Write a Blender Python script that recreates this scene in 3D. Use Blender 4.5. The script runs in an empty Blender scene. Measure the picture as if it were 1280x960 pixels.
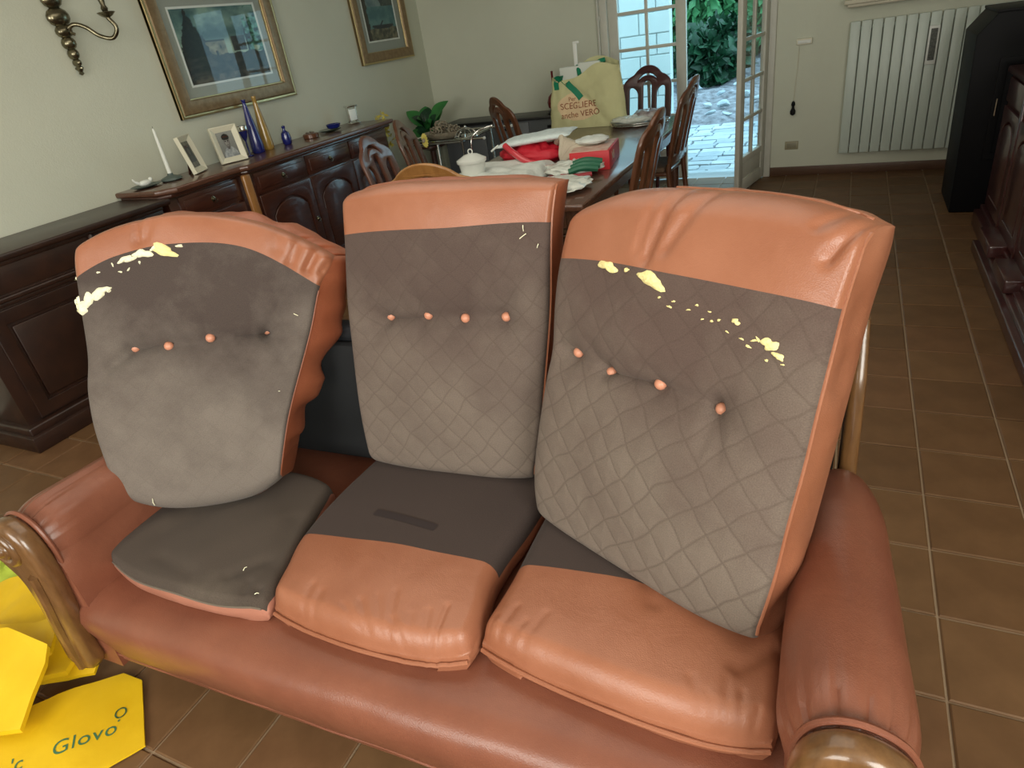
import bpy, bmesh, math, random
from mathutils import Vector, Matrix, noise
from mathutils.bvhtree import BVHTree
random.seed(7)
S = bpy.context.scene
COL = S.collection
R = math.radians
PI = math.pi

# ------------------------------------------------------------------ camera, world, light, exposure
cam_d = bpy.data.cameras.new('camera')
cam_d.sensor_width = 36.0
cam_d.lens = 815.24 / 1280 * 36
cam_d.clip_start = 0.02
cam = bpy.data.objects.new('camera', cam_d)
COL.objects.link(cam)
S.camera = cam
roll, pitch, yaw = R(-9.174), R(28.653), R(29.04)
fw = Vector((-math.sin(yaw) * math.cos(pitch), math.cos(yaw) * math.cos(pitch), -math.sin(pitch)))
rt = Vector((math.cos(yaw), math.sin(yaw), 0))
up = rt.cross(fw)
r2 = math.cos(roll) * rt + math.sin(roll) * up
u2 = -math.sin(roll) * rt + math.cos(roll) * up
cm = Matrix((r2, u2, -fw)).transposed().to_4x4()
cm.translation = Vector((0, 0, 1.55))
cam.matrix_world = cm

S.view_settings.view_transform = 'Standard'
S.view_settings.look = 'None'
S.view_settings.gamma = 1
S.view_settings.use_curve_mapping = False
S.view_settings.exposure = -0.12

w = bpy.data.worlds.new('sky')
S.world = w
w.use_nodes = True
nt = w.node_tree
bg = nt.nodes['Background']
bg.inputs[0].default_value = (0.50, 0.84, 1.0, 1)
bg.inputs[1].default_value = 3.8


def area(name, loc, target, sx, sy, power, color):
    d = bpy.data.lights.new(name, 'AREA')
    d.shape = 'RECTANGLE'
    d.size, d.size_y = sx, sy
    d.energy = power
    d.color = color
    o = bpy.data.objects.new(name, d)
    COL.objects.link(o)
    o.location = loc
    o.rotation_euler = (Vector(target) - Vector(loc)).to_track_quat('-Z', 'Y').to_euler()
    return o


# daylight through the windows behind and beside the photographer, plus a soft bounce fill added below the ceiling, not a lamp
area('window_daylight', (-1.3, -2.72, 1.7), (-1.6, 3.0, 0.7), 2.2, 1.7, 115, (1.0, 0.98, 0.90))
area('side_window_daylight', (1.70, -0.6, 1.6), (-4.0, 3.0, 1.2), 2.4, 1.5, 155, (1.0, 0.98, 0.90))
area('ceiling_fill_light', (-1.3, 2.2, 2.66), (-1.3, 2.2, 0.0), 2.6, 2.6, 30, (1.0, 0.93, 0.80))

# ------------------------------------------------------------------ materials
MATS = {}


def mat(name, col=(.5, .5, .5), rough=.5, metal=0., bump=0., bscale=60., var=0., vscale=6., spec=.5, coat=0.,
        emit=None, emits=0., trans=0., stretch=None, kind=None, col2=None, sheen=0.):
    if name in MATS:
        return MATS[name]
    m = bpy.data.materials.new(name)
    m.use_nodes = True
    n, l = m.node_tree.nodes, m.node_tree.links
    b = n['Principled BSDF']
    b.inputs['Base Color'].default_value = (*col, 1)
    b.inputs['Roughness'].default_value = rough
    b.inputs['Metallic'].default_value = metal
    b.inputs['Specular IOR Level'].default_value = spec
    b.inputs['Coat Weight'].default_value = coat
    b.inputs['Coat Roughness'].default_value = .12
    b.inputs['Transmission Weight'].default_value = trans
    b.inputs['Sheen Weight'].default_value = sheen
    if emit:
        b.inputs['Emission Color'].default_value = (*emit, 1)
        b.inputs['Emission Strength'].default_value = emits
    tc = n.new('ShaderNodeTexCoord')
    mp = n.new('ShaderNodeMapping')
    l.new(tc.outputs['Object'], mp.inputs[0])
    if stretch:
        mp.inputs['Scale'].default_value = stretch
    if var > 0 or col2:
        t = n.new('ShaderNodeTexNoise')
        t.inputs['Scale'].default_value = vscale
        t.inputs['Detail'].default_value = 6
        t.inputs['Roughness'].default_value = .6
        l.new(mp.outputs[0], t.inputs[0])
        r = n.new('ShaderNodeValToRGB')
        r.color_ramp.elements[0].position = .3
        r.color_ramp.elements[1].position = .7
        c2 = col2 if col2 else tuple(min(1, c * (1 + var)) for c in col)
        c1 = col if col2 else tuple(c * (1 - var) for c in col)
        r.color_ramp.elements[0].color = (*c1, 1)
        r.color_ramp.elements[1].color = (*c2, 1)
        l.new(t.outputs['Fac'], r.inputs[0])
        l.new(r.outputs[0], b.inputs['Base Color'])
    if bump > 0:
        t = n.new('ShaderNodeTexNoise')
        t.inputs['Scale'].default_value = bscale
        t.inputs['Detail'].default_value = 4
        l.new(mp.outputs[0], t.inputs[0])
        bp = n.new('ShaderNodeBump')
        bp.inputs['Strength'].default_value = bump
        bp.inputs['Distance'].default_value = .01
        l.new(t.outputs['Fac'], bp.inputs['Height'])
        l.new(bp.outputs[0], b.inputs['Normal'])
    MATS[name] = m
    return m


def leather(name, c1, c2, rough):
    m = mat(name, c1, rough, var=0, col2=c2, vscale=5)
    n, l = m.node_tree.nodes, m.node_tree.links
    b = n['Principled BSDF']
    tc = n.new('ShaderNodeTexCoord')
    v = n.new('ShaderNodeTexVoronoi')
    v.inputs['Scale'].default_value = 420
    l.new(tc.outputs['Object'], v.inputs[0])
    t = n.new('ShaderNodeTexNoise')
    t.inputs['Scale'].default_value = 14
    t.inputs['Detail'].default_value = 5
    t.inputs['Distortion'].default_value = .6
    l.new(tc.outputs['Object'], t.inputs[0])
    a = n.new('ShaderNodeMath')
    a.operation = 'MULTIPLY_ADD'
    l.new(t.outputs['Fac'], a.inputs[0])
    a.inputs[1].default_value = 2.4
    vm = n.new('ShaderNodeMath')
    vm.operation = 'MULTIPLY'
    vm.inputs[1].default_value = .35
    l.new(v.outputs['Distance'], vm.inputs[0])
    l.new(vm.outputs[0], a.inputs[2])
    bp = n.new('ShaderNodeBump')
    bp.inputs['Strength'].default_value = .16
    bp.inputs['Distance'].default_value = .006
    l.new(a.outputs[0], bp.inputs['Height'])
    l.new(bp.outputs[0], b.inputs['Normal'])
    return m


def quilt(name, c_light, c_dark, d=.062, depth=.5, skew=0.0):
    """fabric with stitched diamonds, laid out in metres on the cushion's own UV map"""
    m = mat(name, c_light, .93, spec=.15, sheen=.05)
    n, l = m.node_tree.nodes, m.node_tree.links
    b = n['Principled BSDF']
    uv = n.new('ShaderNodeUVMap')
    nz = n.new('ShaderNodeTexNoise')
    nz.inputs['Scale'].default_value = 6
    l.new(uv.outputs[0], nz.inputs[0])
    mx = n.new('ShaderNodeVectorMath')
    mx.operation = 'MULTIPLY_ADD'
    l.new(nz.outputs['Color'], mx.inputs[0])
    mx.inputs[1].default_value = (.055, .055, 0)
    l.new(uv.outputs[0], mx.inputs[2])
    sp = n.new('ShaderNodeSeparateXYZ')
    l.new(mx.outputs[0], sp.inputs[0])

    def M(op, a, bb=None, c=None):
        k = n.new('ShaderNodeMath')
        k.operation = op
        for i, q in enumerate((a, bb, c)):
            if q is None:
                continue
            if isinstance(q, (int, float)):
                k.inputs[i].default_value = q
            else:
                l.new(q, k.inputs[i])
        return k.outputs[0]
    u_, v_ = sp.outputs[0], sp.outputs[1]
    vs = M('MULTIPLY', v_, 1.0 + skew)
    A = M('PINGPONG', M('MULTIPLY', M('ADD', u_, vs), 1 / d), .5)
    B = M('PINGPONG', M('MULTIPLY', M('SUBTRACT', u_, vs), 1 / d), .5)
    mn = M('MINIMUM', A, B)
    puff = M('SMOOTH_MIN', M('MULTIPLY', mn, 3.2), 1.0, .4)
    line = M('SUBTRACT', 1.0, M('MINIMUM', M('MULTIPLY', mn, 16.0), 1.0))
    # fading blotches
    bl = n.new('ShaderNodeTexNoise')
    bl.inputs['Scale'].default_value = 3.2
    bl.inputs['Detail'].default_value = 7
    bl.inputs['Roughness'].default_value = .62
    l.new(uv.outputs[0], bl.inputs[0])
    sp2 = n.new('ShaderNodeSeparateXYZ')
    l.new(uv.outputs[0], sp2.inputs[0])
    g = M('MULTIPLY_ADD', sp2.outputs[1], -.75, .86)       # the lower part is more faded
    f = M('ADD', bl.outputs['Fac'], M('SUBTRACT', g, .55))
    rp = n.new('ShaderNodeValToRGB')
    rp.color_ramp.elements[0].position = .32
    rp.color_ramp.elements[1].position = .72
    rp.color_ramp.elements[0].color = (*c_dark, 1)
    rp.color_ramp.elements[1].color = (*c_light, 1)
    l.new(f, rp.inputs[0])
    wv = n.new('ShaderNodeTexNoise')
    wv.inputs['Scale'].default_value = 420
    wv.inputs['Detail'].default_value = 2
    l.new(uv.outputs[0], wv.inputs[0])
    mixc = n.new('ShaderNodeMix')
    mixc.data_type = 'RGBA'
    mixc.blend_type = 'MULTIPLY'
    l.new(M('MULTIPLY', M('MULTIPLY', line, .42 * depth), f), mixc.inputs[0])
    l.new(rp.outputs[0], mixc.inputs[6])
    mixc.inputs[7].default_value = (.35, .30, .28, 1)
    mixw = n.new('ShaderNodeMix')
    mixw.data_type = 'RGBA'
    mixw.blend_type = 'OVERLAY'
    mixw.inputs[0].default_value = .35
    l.new(mixc.outputs[2], mixw.inputs[6])
    l.new(wv.outputs['Fac'], mixw.inputs[7])
    l.new(mixw.outputs[2], b.inputs['Base Color'])
    h = M('MULTIPLY_ADD', wv.outputs['Fac'], .12, M('MULTIPLY', M('MULTIPLY', puff, depth), f))
    bp = n.new('ShaderNodeBump')
    bp.inputs['Strength'].default_value = .42
    bp.inputs['Distance'].default_value = .006
    l.new(h, bp.inputs['Height'])
    l.new(bp.outputs[0], b.inputs['Normal'])
    return m


def painted(name, rough=.6, coat=0.):
    """surface whose print is stored in the mesh colour attribute"""
    m = mat(name, (1, 1, 1), rough, coat=coat)
    n, l = m.node_tree.nodes, m.node_tree.links
    a = n.new('ShaderNodeVertexColor')
    a.layer_name = 'Col'
    l.new(a.outputs['Color'], n['Principled BSDF'].inputs['Base Color'])
    return m


LEATHER = leather('leather_tan', (.290, .104, .052), (.365, .145, .080), .34)
LEATHER_B = leather('leather_brown', (.185, .062, .036), (.245, .087, .050), .30)
LEATHER_D = leather('leather_rust', (.27, .078, .036), (.35, .112, .054), .40)
QUILT_M = quilt('fabric_quilted', (.162, .128, .106), (.092, .065, .056), .076, .9)
QUILT_R = quilt('fabric_quilted_bold', (.166, .132, .108), (.104, .071, .060), .082, 1.15)
QUILT_L = quilt('fabric_faded', (.175, .148, .128), (.072, .055, .049), .070, .25)
FAB_SEAT = quilt('fabric_seat', (.085, .060, .052), (.060, .043, .038), .07, .05)
FAB_SEAT_L = quilt('fabric_seat_dark', (.150, .122, .096), (.075, .058, .047), .07, .12)
BUTTON = mat('button_leather', (.62, .27, .17), .38)
FOAM = mat('foam_cream', (.93, .90, .66), .9, bump=.6, bscale=90, var=.08, vscale=40)
FOAM_Y = mat('foam_yellow', (.90, .78, .36), .9, bump=.6, bscale=90, var=.12, vscale=30)
DARKFAB = mat('backing_black', (.018, .02, .025), .9)
WOOD_S = mat('wood_sofa', (.11, .050, .017), .28, coat=.6, col2=(.20, .098, .036), vscale=9, stretch=(6, 6, 1), bump=.05, bscale=60)
WOOD_D = mat('wood_dark', (.040, .012, .008), .28, coat=.6, col2=(.075, .024, .014), vscale=8, stretch=(5, 1, 5), bump=.05, bscale=80)
WOOD_LOW = mat('wood_brown_matt', (.015, .006, .004), .42, coat=.25, col2=(.036, .013, .007), vscale=7, stretch=(5, 1.2, 1.2), bump=.05, bscale=80)
WOOD_TOP = mat('wood_top', (.085, .034, .020), .30, coat=.5, col2=(.14, .058, .034), vscale=9, stretch=(6, 1, 6))
WOOD_G = mat('wood_golden', (.30, .13, .035), .32, coat=.5, col2=(.42, .20, .06), vscale=9, stretch=(5, 5, 1))
WOOD_C = mat('wood_chair', (.085, .030, .014), .30, coat=.5, col2=(.15, .060, .027), vscale=9, stretch=(5, 5, 1))
WOOD_CR = mat('wood_chair_red', (.055, .010, .012), .30, coat=.5, col2=(.085, .018, .018), vscale=9, stretch=(5, 5, 1))
WOOD_T = mat('wood_table', (.085, .036, .022), .26, coat=.6, col2=(.135, .060, .036), vscale=7, stretch=(7, 1, 3))
WALL = mat('wall_paint', (.61, .625, .515), .9, bump=.12, bscale=120, var=.025, vscale=2)
CEIL = mat('ceiling_paint', (.75, .74, .68), .9)
WHITE = mat('paint_white', (.56, .55, .48), .5, var=.05, vscale=10)
ENAMEL = mat('radiator_enamel', (.55, .62, .56), .4, bump=.04, bscale=200)
GROUT = mat('grout', (.30, .21, .13), .95, bump=.3, bscale=200)
TILES = [mat('terracotta_%s' % a, c, .50, bump=.10, bscale=18, col2=c2, vscale=7, spec=.3) for a, c, c2 in (
    ('one', (.122, .062, .026), (.172, .090, .040)), ('two', (.135, .070, .030), (.188, .100, .045)),
    ('three', (.112, .058, .025), (.160, .083, .037)), ('four', (.130, .064, .028), (.190, .097, .045)))]
GOLD = mat('frame_gold', (.30, .21, .10), .38, metal=.7, col2=(.16, .11, .06), vscale=30)
GILT = mat('gilt_bright', (.50, .39, .20), .28, metal=.9)
MATBOARD = mat('mat_linen', (.36, .37, .33), .9, bump=.1, bscale=300)
def thin_glass(name, tint=(1, 1, 1)):
    m = mat(name, (1, 1, 1), .02)
    n, l = m.node_tree.nodes, m.node_tree.links
    tr = n.new('ShaderNodeBsdfTransparent')
    tr.inputs[0].default_value = (*tint, 1)
    gl = n.new('ShaderNodeBsdfGlossy')
    gl.inputs['Roughness'].default_value = .02
    fr = n.new('ShaderNodeFresnel')
    fr.inputs['IOR'].default_value = 1.42
    mx = n.new('ShaderNodeMixShader')
    ge = n.new('ShaderNodeNewGeometry')
    sb = n.new('ShaderNodeMath')
    sb.operation = 'SUBTRACT'
    sb.inputs[0].default_value = 1
    l.new(ge.outputs['Backfacing'], sb.inputs[1])
    ml = n.new('ShaderNodeMath')
    ml.operation = 'MULTIPLY'
    l.new(fr.outputs[0], ml.inputs[0])
    l.new(sb.outputs[0], ml.inputs[1])
    l.new(ml.outputs[0], mx.inputs[0])
    l.new(tr.outputs[0], mx.inputs[1])
    l.new(gl.outputs[0], mx.inputs[2])
    l.new(mx.outputs[0], n['Material Output'].inputs['Surface'])
    return m


GLASS = thin_glass('glass_clear', (.97, .99, .99))
BRASS = mat('brass_aged', (.11, .095, .06), .25, metal=.95, col2=(.30, .27, .18), vscale=25)
CHROME = mat('chrome', (.75, .75, .72), .15, metal=1)
STEEL_W = mat('plastic_white', (.72, .74, .70), .4)
IVORY = mat('frame_ivory', (.74, .71, .56), .45)
COBALT = mat('glass_cobalt', (.012, .018, .16), .12, coat=.8)
AMBER = mat('glass_amber', (.36, .22, .05), .15, coat=.6)
WAX = mat('candle_wax', (.86, .88, .82), .5)
GREENSTONE = mat('stone_green', (.08, .11, .10), .4)
BLACK = mat('black_metal', (.002, .002, .003), .6, spec=.2)
YELLOW = mat('paper_yellow', (.72, .44, .0), .55, bump=.1, bscale=25, col2=(.80, .52, .008), vscale=6)
GREENINK = mat('ink_green', (.05, .16, .07), .7)
LIME = mat('paper_lime', (.42, .52, .05), .6)
JARW = mat('ceramic_white', (.74, .76, .72), .22, coat=.4)
RED = mat('fabric_red', (.55, .012, .03), .55)
REDC = mat('carton_red', (.55, .02, .03), .45)
REDG = mat('glass_red', (.16, .006, .008), .3, coat=.4)
CLOTHW = mat('cloth_white', (.66, .70, .66), .8, bump=.3, bscale=40, var=.1, vscale=15)
PLAS = mat('plastic_wrap', (.55, .60, .55), .25, bump=.8, bscale=22, col2=(.80, .82, .76), vscale=20, coat=.5)
TOTE = mat('tote_cream', (.56, .55, .30), .8, bump=.4, bscale=14, var=.06, vscale=8)
TOTEPEACH = mat('print_peach', (.74, .56, .34), .8)
TOTEIN = mat('lining_white', (.62, .66, .60), .7)
GREENSTRAP = mat('strap_green', (.0, .20, .10), .6)
INKBROWN = mat('ink_brown', (.26, .07, .03), .8)
GREYCAB = mat('laminate_grey', (.12, .13, .14), .4)
DARKTOP = mat('top_dark', (.02, .02, .02), .35)
LEAF = mat('leaf_green', (.03, .16, .04), .45, col2=(.05, .26, .06), vscale=10)
LEAFD = mat('leaf_deep', (.006, .030, .014), .45, col2=(.015, .075, .03), vscale=6)
LEAFO = mat('leaf_outdoor', (.03, .15, .055), .5, col2=(.10, .32, .12), vscale=2.5)
PETAL = mat('petal_yellow', (.72, .62, .14), .6)
PINE = mat('pinecone', (.16, .11, .07), .8, col2=(.50, .45, .34), vscale=35)
STONE = [mat('paver_%s' % a, c, .75, bump=.3, bscale=25, var=.14, vscale=5) for a, c in
         (('one', (.34, .39, .42)), ('two', (.29, .34, .38)), ('three', (.40, .44, .46)))]
SOIL = mat('soil', (.07, .06, .065), .95, bump=1., bscale=14, col2=(.30, .30, .33), vscale=9)
BLOCKW = mat('block_white', (.62, .68, .70), .8, bump=.2, bscale=12)
PRINT = painted('print_painting', .5)
PHOTO = painted('print_photo', .3, .4)


# ------------------------------------------------------------------ helpers
def tag(o, label=None, cat=None, group=None, kind=None):
    for k, v in (('label', label), ('category', cat), ('group', group), ('kind', kind)):
        if v:
            o[k] = v
    return o


def thing(name, label, cat, loc=(0, 0, 0), rz=0., group=None):
    o = bpy.data.objects.new(name, None)
    o.empty_display_size = .05
    COL.objects.link(o)
    o.location = loc
    o.rotation_euler = (0, 0, rz)
    o['mw'] = [c for row in (Matrix.Translation(loc) @ Matrix.Rotation(rz, 4, 'Z')) for c in row]
    return tag(o, label, cat, group)


def world_of(o):
    if o is None:
        return Matrix.Identity(4)
    if 'mw' in o:
        v = list(o['mw'])
        return Matrix((v[0:4], v[4:8], v[8:12], v[12:16]))
    return world_of(o.parent)


def mk(name, bm, m, parent=None, world=True, sharp=38, smooth=True):
    """link a bmesh as ONE object; vertices given in world metres (world=True) or in the thing's own frame"""
    if world and parent is not None:
        bm.transform(world_of(parent).inverted())
    if smooth:
        bm.normal_update()
        lim = R(sharp)
        for f in bm.faces:
            f.smooth = True
        for e in bm.edges:
            if len(e.link_faces) == 2 and e.calc_face_angle(0) > lim:
                e.smooth = False
    me = bpy.data.meshes.new(name)
    bm.to_mesh(me)
    bm.free()
    for q in (m if isinstance(m, (list, tuple)) else [m]):
        me.materials.append(q)
    o = bpy.data.objects.new(name, me)
    COL.objects.link(o)
    if parent is not None:
        o.parent = parent
    return o


def struct(name, bm, m, parent=None):
    o = mk(name, bm, m, parent)
    if parent is None:
        o['kind'] = 'structure'
    return o


def NB():
    return bmesh.new()


def merge(dst, src, M=None):
    if M is not None:
        src.transform(M)
    vs = [dst.verts.new(v.co) for v in src.verts]
    src.verts.index_update()
    for f in src.faces:
        try:
            nf = dst.faces.new([vs[v.index] for v in f.verts])
            nf.material_index = f.material_index
        except ValueError:
            pass
    src.free()


def bx(bm, x0, x1, y0, y1, z0, z1, bev=0., seg=2, M=None):
    t = bmesh.new()
    bmesh.ops.create_cube(t, size=1)
    for v in t.verts:
        v.co = Vector(((x0 + x1) / 2 + v.co.x * (x1 - x0), (y0 + y1) / 2 + v.co.y * (y1 - y0), (z0 + z1) / 2 + v.co.z * (z1 - z0)))
    if bev > 0:
        bmesh.ops.bevel(t, geom=t.edges[:], offset=bev, segments=seg, affect='EDGES', profile=.5)
    merge(bm, t, M)
    return bm


def box(*a, **k):
    return bx(NB(), *a, **k)


def tube(bm, pts, rad, n=8, closed=False, cap=True):
    pts = [Vector(p) for p in pts]
    N = len(pts)
    rads = rad if isinstance(rad, (list, tuple)) else [rad] * N
    rings = []
    prev = None
    for i, p in enumerate(pts):
        if closed:
            t = pts[(i + 1) % N] - pts[i - 1]
        else:
            t = pts[min(i + 1, N - 1)] - pts[max(i - 1, 0)]
        if t.length < 1e-9:
            t = Vector((0, 0, 1))
        t.normalize()
        if prev is None:
            a = Vector((0, 0, 1)) if abs(t.z) < .9 else Vector((1, 0, 0))
            x = t.cross(a).normalized()
        else:
            x = (prev - t * prev.dot(t))
            x = x.normalized() if x.length > 1e-6 else t.orthogonal().normalized()
        prev = x
        y = t.cross(x)
        rings.append([bm.verts.new(p + rads[i] * (math.cos(2 * PI * k / n) * x + math.sin(2 * PI * k / n) * y)) for k in range(n)])
    for i in range(N if closed else N - 1):
        a, b = rings[i], rings[(i + 1) % N]
        for k in range(n):
            bm.faces.new((a[k], a[(k + 1) % n], b[(k + 1) % n], b[k]))
    if cap and not closed:
        bm.faces.new(rings[0][::-1])
        bm.faces.new(rings[-1])
    return bm


def lathe(bm, prof, c=(0, 0, 0), n=20, M=None):
    t = bmesh.new()
    rings = []
    for r, z in prof:
        if r < 1e-5:
            rings.append([t.verts.new((0, 0, z))])
        else:
            rings.append([t.verts.new((r * math.cos(2 * PI * k / n), r * math.sin(2 * PI * k / n), z)) for k in range(n)])
    for a, b in zip(rings, rings[1:]):
        for k in range(n):
            k2 = (k + 1) % n
            if len(a) == 1 and len(b) == 1:
                break
            if len(a) == 1:
                t.faces.new((a[0], b[k2], b[k]))
            elif len(b) == 1:
                t.faces.new((a[k], a[k2], b[0]))
            else:
                t.faces.new((a[k], a[k2], b[k2], b[k]))
    if len(rings[0]) > 1:
        t.faces.new(rings[0][::-1])
    if len(rings[-1]) > 1:
        t.faces.new(rings[-1])
    if M is not None:
        t.transform(M)
    t.transform(Matrix.Translation(c))
    merge(bm, t)
    return bm


def ball(bm, c, r, n=12, sc=(1, 1, 1), M=None):
    t = bmesh.new()
    bmesh.ops.create_uvsphere(t, u_segments=n, v_segments=max(6, n // 2), radius=r)
    for v in t.verts:
        v.co = Vector((v.co.x * sc[0], v.co.y * sc[1], v.co.z * sc[2]))
    if M is not None:
        t.transform(M)
    t.transform(Matrix.Translation(c))
    merge(bm, t)
    return bm


def flat_shape(outlines, depth, bevel=0., M=None, cyclic_smooth=False):
    """closed 2D outlines (outer + holes) extruded to a solid with rounded edges, returned as a bmesh (XY plane, centred in Z)"""
    cu = bpy.data.curves.new('tmp', 'CURVE')
    cu.dimensions = '2D'
    cu.fill_mode = 'BOTH'
    cu.extrude = max(depth / 2 - bevel, 0)
    cu.bevel_depth = bevel
    cu.bevel_resolution = 2
    for pts in outlines:
        s = cu.splines.new('POLY')
        s.points.add(len(pts) - 1)
        for p, q in zip(s.points, pts):
            p.co = (q[0], q[1], 0, 1)
        s.use_cyclic_u = True
    o = bpy.data.objects.new('tmp', cu)
    me = bpy.data.meshes.new_from_object(o)
    t = bmesh.new()
    t.from_mesh(me)
    bmesh.ops.remove_doubles(t, verts=t.verts[:], dist=1e-5)
    bpy.data.objects.remove(o)
    bpy.data.meshes.remove(me)
    bpy.data.curves.remove(cu)
    if M is not None:
        t.transform(M)
    return t


def text_bm(body, size, depth, M, spacing=1.0):
    cu = bpy.data.curves.new('txt', 'FONT')
    cu.body = body
    cu.size = size
    cu.extrude = depth
    cu.space_character = spacing
    cu.align_x = 'CENTER'
    cu.align_y = 'CENTER'
    o = bpy.data.objects.new('txt', cu)
    me = bpy.data.meshes.new_from_object(o)
    t = bmesh.new()
    t.from_mesh(me)
    bpy.data.objects.remove(o)
    bpy.data.meshes.remove(me)
    bpy.data.curves.remove(cu)
    t.transform(M)
    return t


def basis(o, x, y, z):
    m = Matrix((x, y, z)).transposed().to_4x4()
    m.translation = Vector(o)
    return m


def smooth_pts(pts, k=6, closed=False):
    P = [Vector(p) for p in pts]
    N = len(P)
    out = []
    for i in range(N if closed else N - 1):
        p0 = P[(i - 1) % N] if closed or i > 0 else P[0] * 2 - P[1]
        p1, p2 = P[i], P[(i + 1) % N]
        p3 = P[(i + 2) % N] if closed or i + 2 < N else P[-1] * 2 - P[-2]
        for j in range(k):
            t = j / k
            out.append(.5 * ((2 * p1) + (-p0 + p2) * t + (2 * p0 - 5 * p1 + 4 * p2 - p3) * t * t + (-p0 + 3 * p1 - 3 * p2 + p3) * t ** 3))
    if not closed:
        out.append(P[-1])
    return out


def cr(vals, t):
    """Catmull-Rom through equally spaced values, t in 0..1"""
    n = len(vals) - 1
    x = min(max(t, 0), 1) * n
    i = min(int(x), n - 1)
    f = x - i
    p1, p2 = vals[i], vals[i + 1]
    p0 = vals[i - 1] if i > 0 else p1 * 2 - p2
    p3 = vals[i + 2] if i + 2 <= n else p2 * 2 - p1
    return .5 * ((2 * p1) + (-p0 + p2) * f + (2 * p0 - 5 * p1 + 4 * p2 - p3) * f * f + (-p0 + 3 * p1 - 3 * p2 + p3) * f ** 3)


def sst(a, b, x):
    t = max(0, min(1, (x - a) / (b - a)))
    return t * t * (3 - 2 * t)


def segd(p, a, b):
    ab = b - a
    t = max(0, min(1, (p - a).dot(ab) / max(ab.length_squared, 1e-9)))
    return (p - a - ab * t).length, t


# ------------------------------------------------------------------ the setting
XL, XR, YB, YF, ZC = -4.012, 1.75, 6.52, -3.0, 2.75
DX0, DX1, DZ = -2.08, -.625, 2.18           # door opening in the far wall

struct('wall_left', box(XL - .12, XL, YF - .12, YB + .25, -.05, ZC), WALL)
struct('wall_right', box(XR, XR + .12, YF - .12, YB + .25, -.05, ZC), WALL)
bm = NB()
bx(bm, XL, DX0, YB, YB + .25, -.05, ZC)
bx(bm, DX1, XR, YB, YB + .25, -.05, ZC)
bx(bm, DX0, DX1, YB, YB + .25, DZ, ZC)
struct('wall_back', bm, WALL)
struct('wall_front', box(XL, XR, YF - .12, YF, -.05, ZC), WALL)
struct('ceiling', box(XL - .12, XR + .12, YF - .12, YB + .25, ZC, ZC + .1), CEIL)
SKIRT = mat('skirting_tile', (.10, .050, .028), .4, var=.1, vscale=8)
struct('baseboard_back', box(DX1 + .02, XR, YB - .012, YB, 0, .075, bev=.003), SKIRT)
struct('baseboard_left', box(XL, XL + .012, YF, YB, 0, .075, bev=.003), SKIRT)
# window behind the photographer (reveals only the light's source)
struct('window_1', box(-3.3, -.9, YF, YF + .03, .7, 2.5, bev=.01), WHITE)

# floor: grout bed with tiles laid one by one
floor = tag(mk('floor', box(XL - .1, XR + .1, YF - .1, YB + .06, -.08, -.006), GROUT), kind='structure')
TP = .2655
tx0, ty0 = .3415, 1.254


def tile_mesh(bm, cx, cy, g=.007):
    h = TP / 2 - g / 2
    b = .004
    top = [bm.verts.new((cx + sx * (h - b), cy + sy * (h - b), 0)) for sx, sy in ((-1, -1), (1, -1), (1, 1), (-1, 1))]
    low = [bm.verts.new((cx + sx * h, cy + sy * h, -.003)) for sx, sy in ((-1, -1), (1, -1), (1, 1), (-1, 1))]
    bot = [bm.verts.new((cx + sx * h, cy + sy * h, -.012)) for sx, sy in ((-1, -1), (1, -1), (1, 1), (-1, 1))]
    bm.faces.new(top)
    for i in range(4):
        j = (i + 1) % 4
        bm.faces.new((low[i], low[j], top[j], top[i]))
        bm.faces.new((bot[i], bot[j], low[j], low[i]))


def tile_visible(x, y):
    if -.1 < x < .95 and .55 < y < 6.6:
        return True
    if -3.7 < x < -1.95 and .35 < y < 2.1:
        return True
    if -2.4 < x < -.3 and -.3 < y < .75:
        return True
    return False


tm = bpy.data.meshes.new('tile')
tb = NB()
tile_mesh(tb, 0, 0)
tb.to_mesh(tm)
tb.free()
tms = []
for mm in TILES:
    c = tm.copy()
    c.materials.append(mm)
    tms.append(c)
rest = NB()
ntile = 0
for i in range(-17, 6):
    for j in range(-17, 21):
        cx, cy = tx0 + (i + .5) * TP, ty0 + (j + .5) * TP
        if cx < XL + .1 or cx > XR or cy < YF or cy > YB:
            continue
        if tile_visible(cx, cy) and ntile < 300:
            o = bpy.data.objects.new('tile', random.choice(tms))
            COL.objects.link(o)
            o.location = (cx, cy, random.uniform(-.0012, .0004))
            o.rotation_euler = (random.uniform(-.003, .003), random.uniform(-.003, .003), 0)
            o.parent = floor
            ntile += 1
        else:
            tile_mesh(rest, cx, cy)
o = mk('tile', rest, TILES[0], floor, smooth=False)
o['kind'] = 'stuff'

# ------------------------------------------------------------------ french door
HINGE_L, HINGE_R = DX0 + .04, DX1 - .035
fr = NB()
bx(fr, DX0 - .03, DX0 + .045, YB - .035, YB + .1, 0, DZ + .04, bev=.006)
bx(fr, DX1 - .03, DX1 + .03, YB - .03, YB + .1, 0, DZ + .04, bev=.006)
bx(fr, DX0 - .03, DX1 + .03, YB - .03, YB + .1, DZ, DZ + .07, bev=.006)
struct('trim_1', fr, WHITE)
struct('trim_2', box(DX0, DX1, YB + .0, YB + .27, -.05, -.002, bev=.004),
       mat('threshold_marble', (.34, .36, .38), .35, var=.1, vscale=6))


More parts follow.
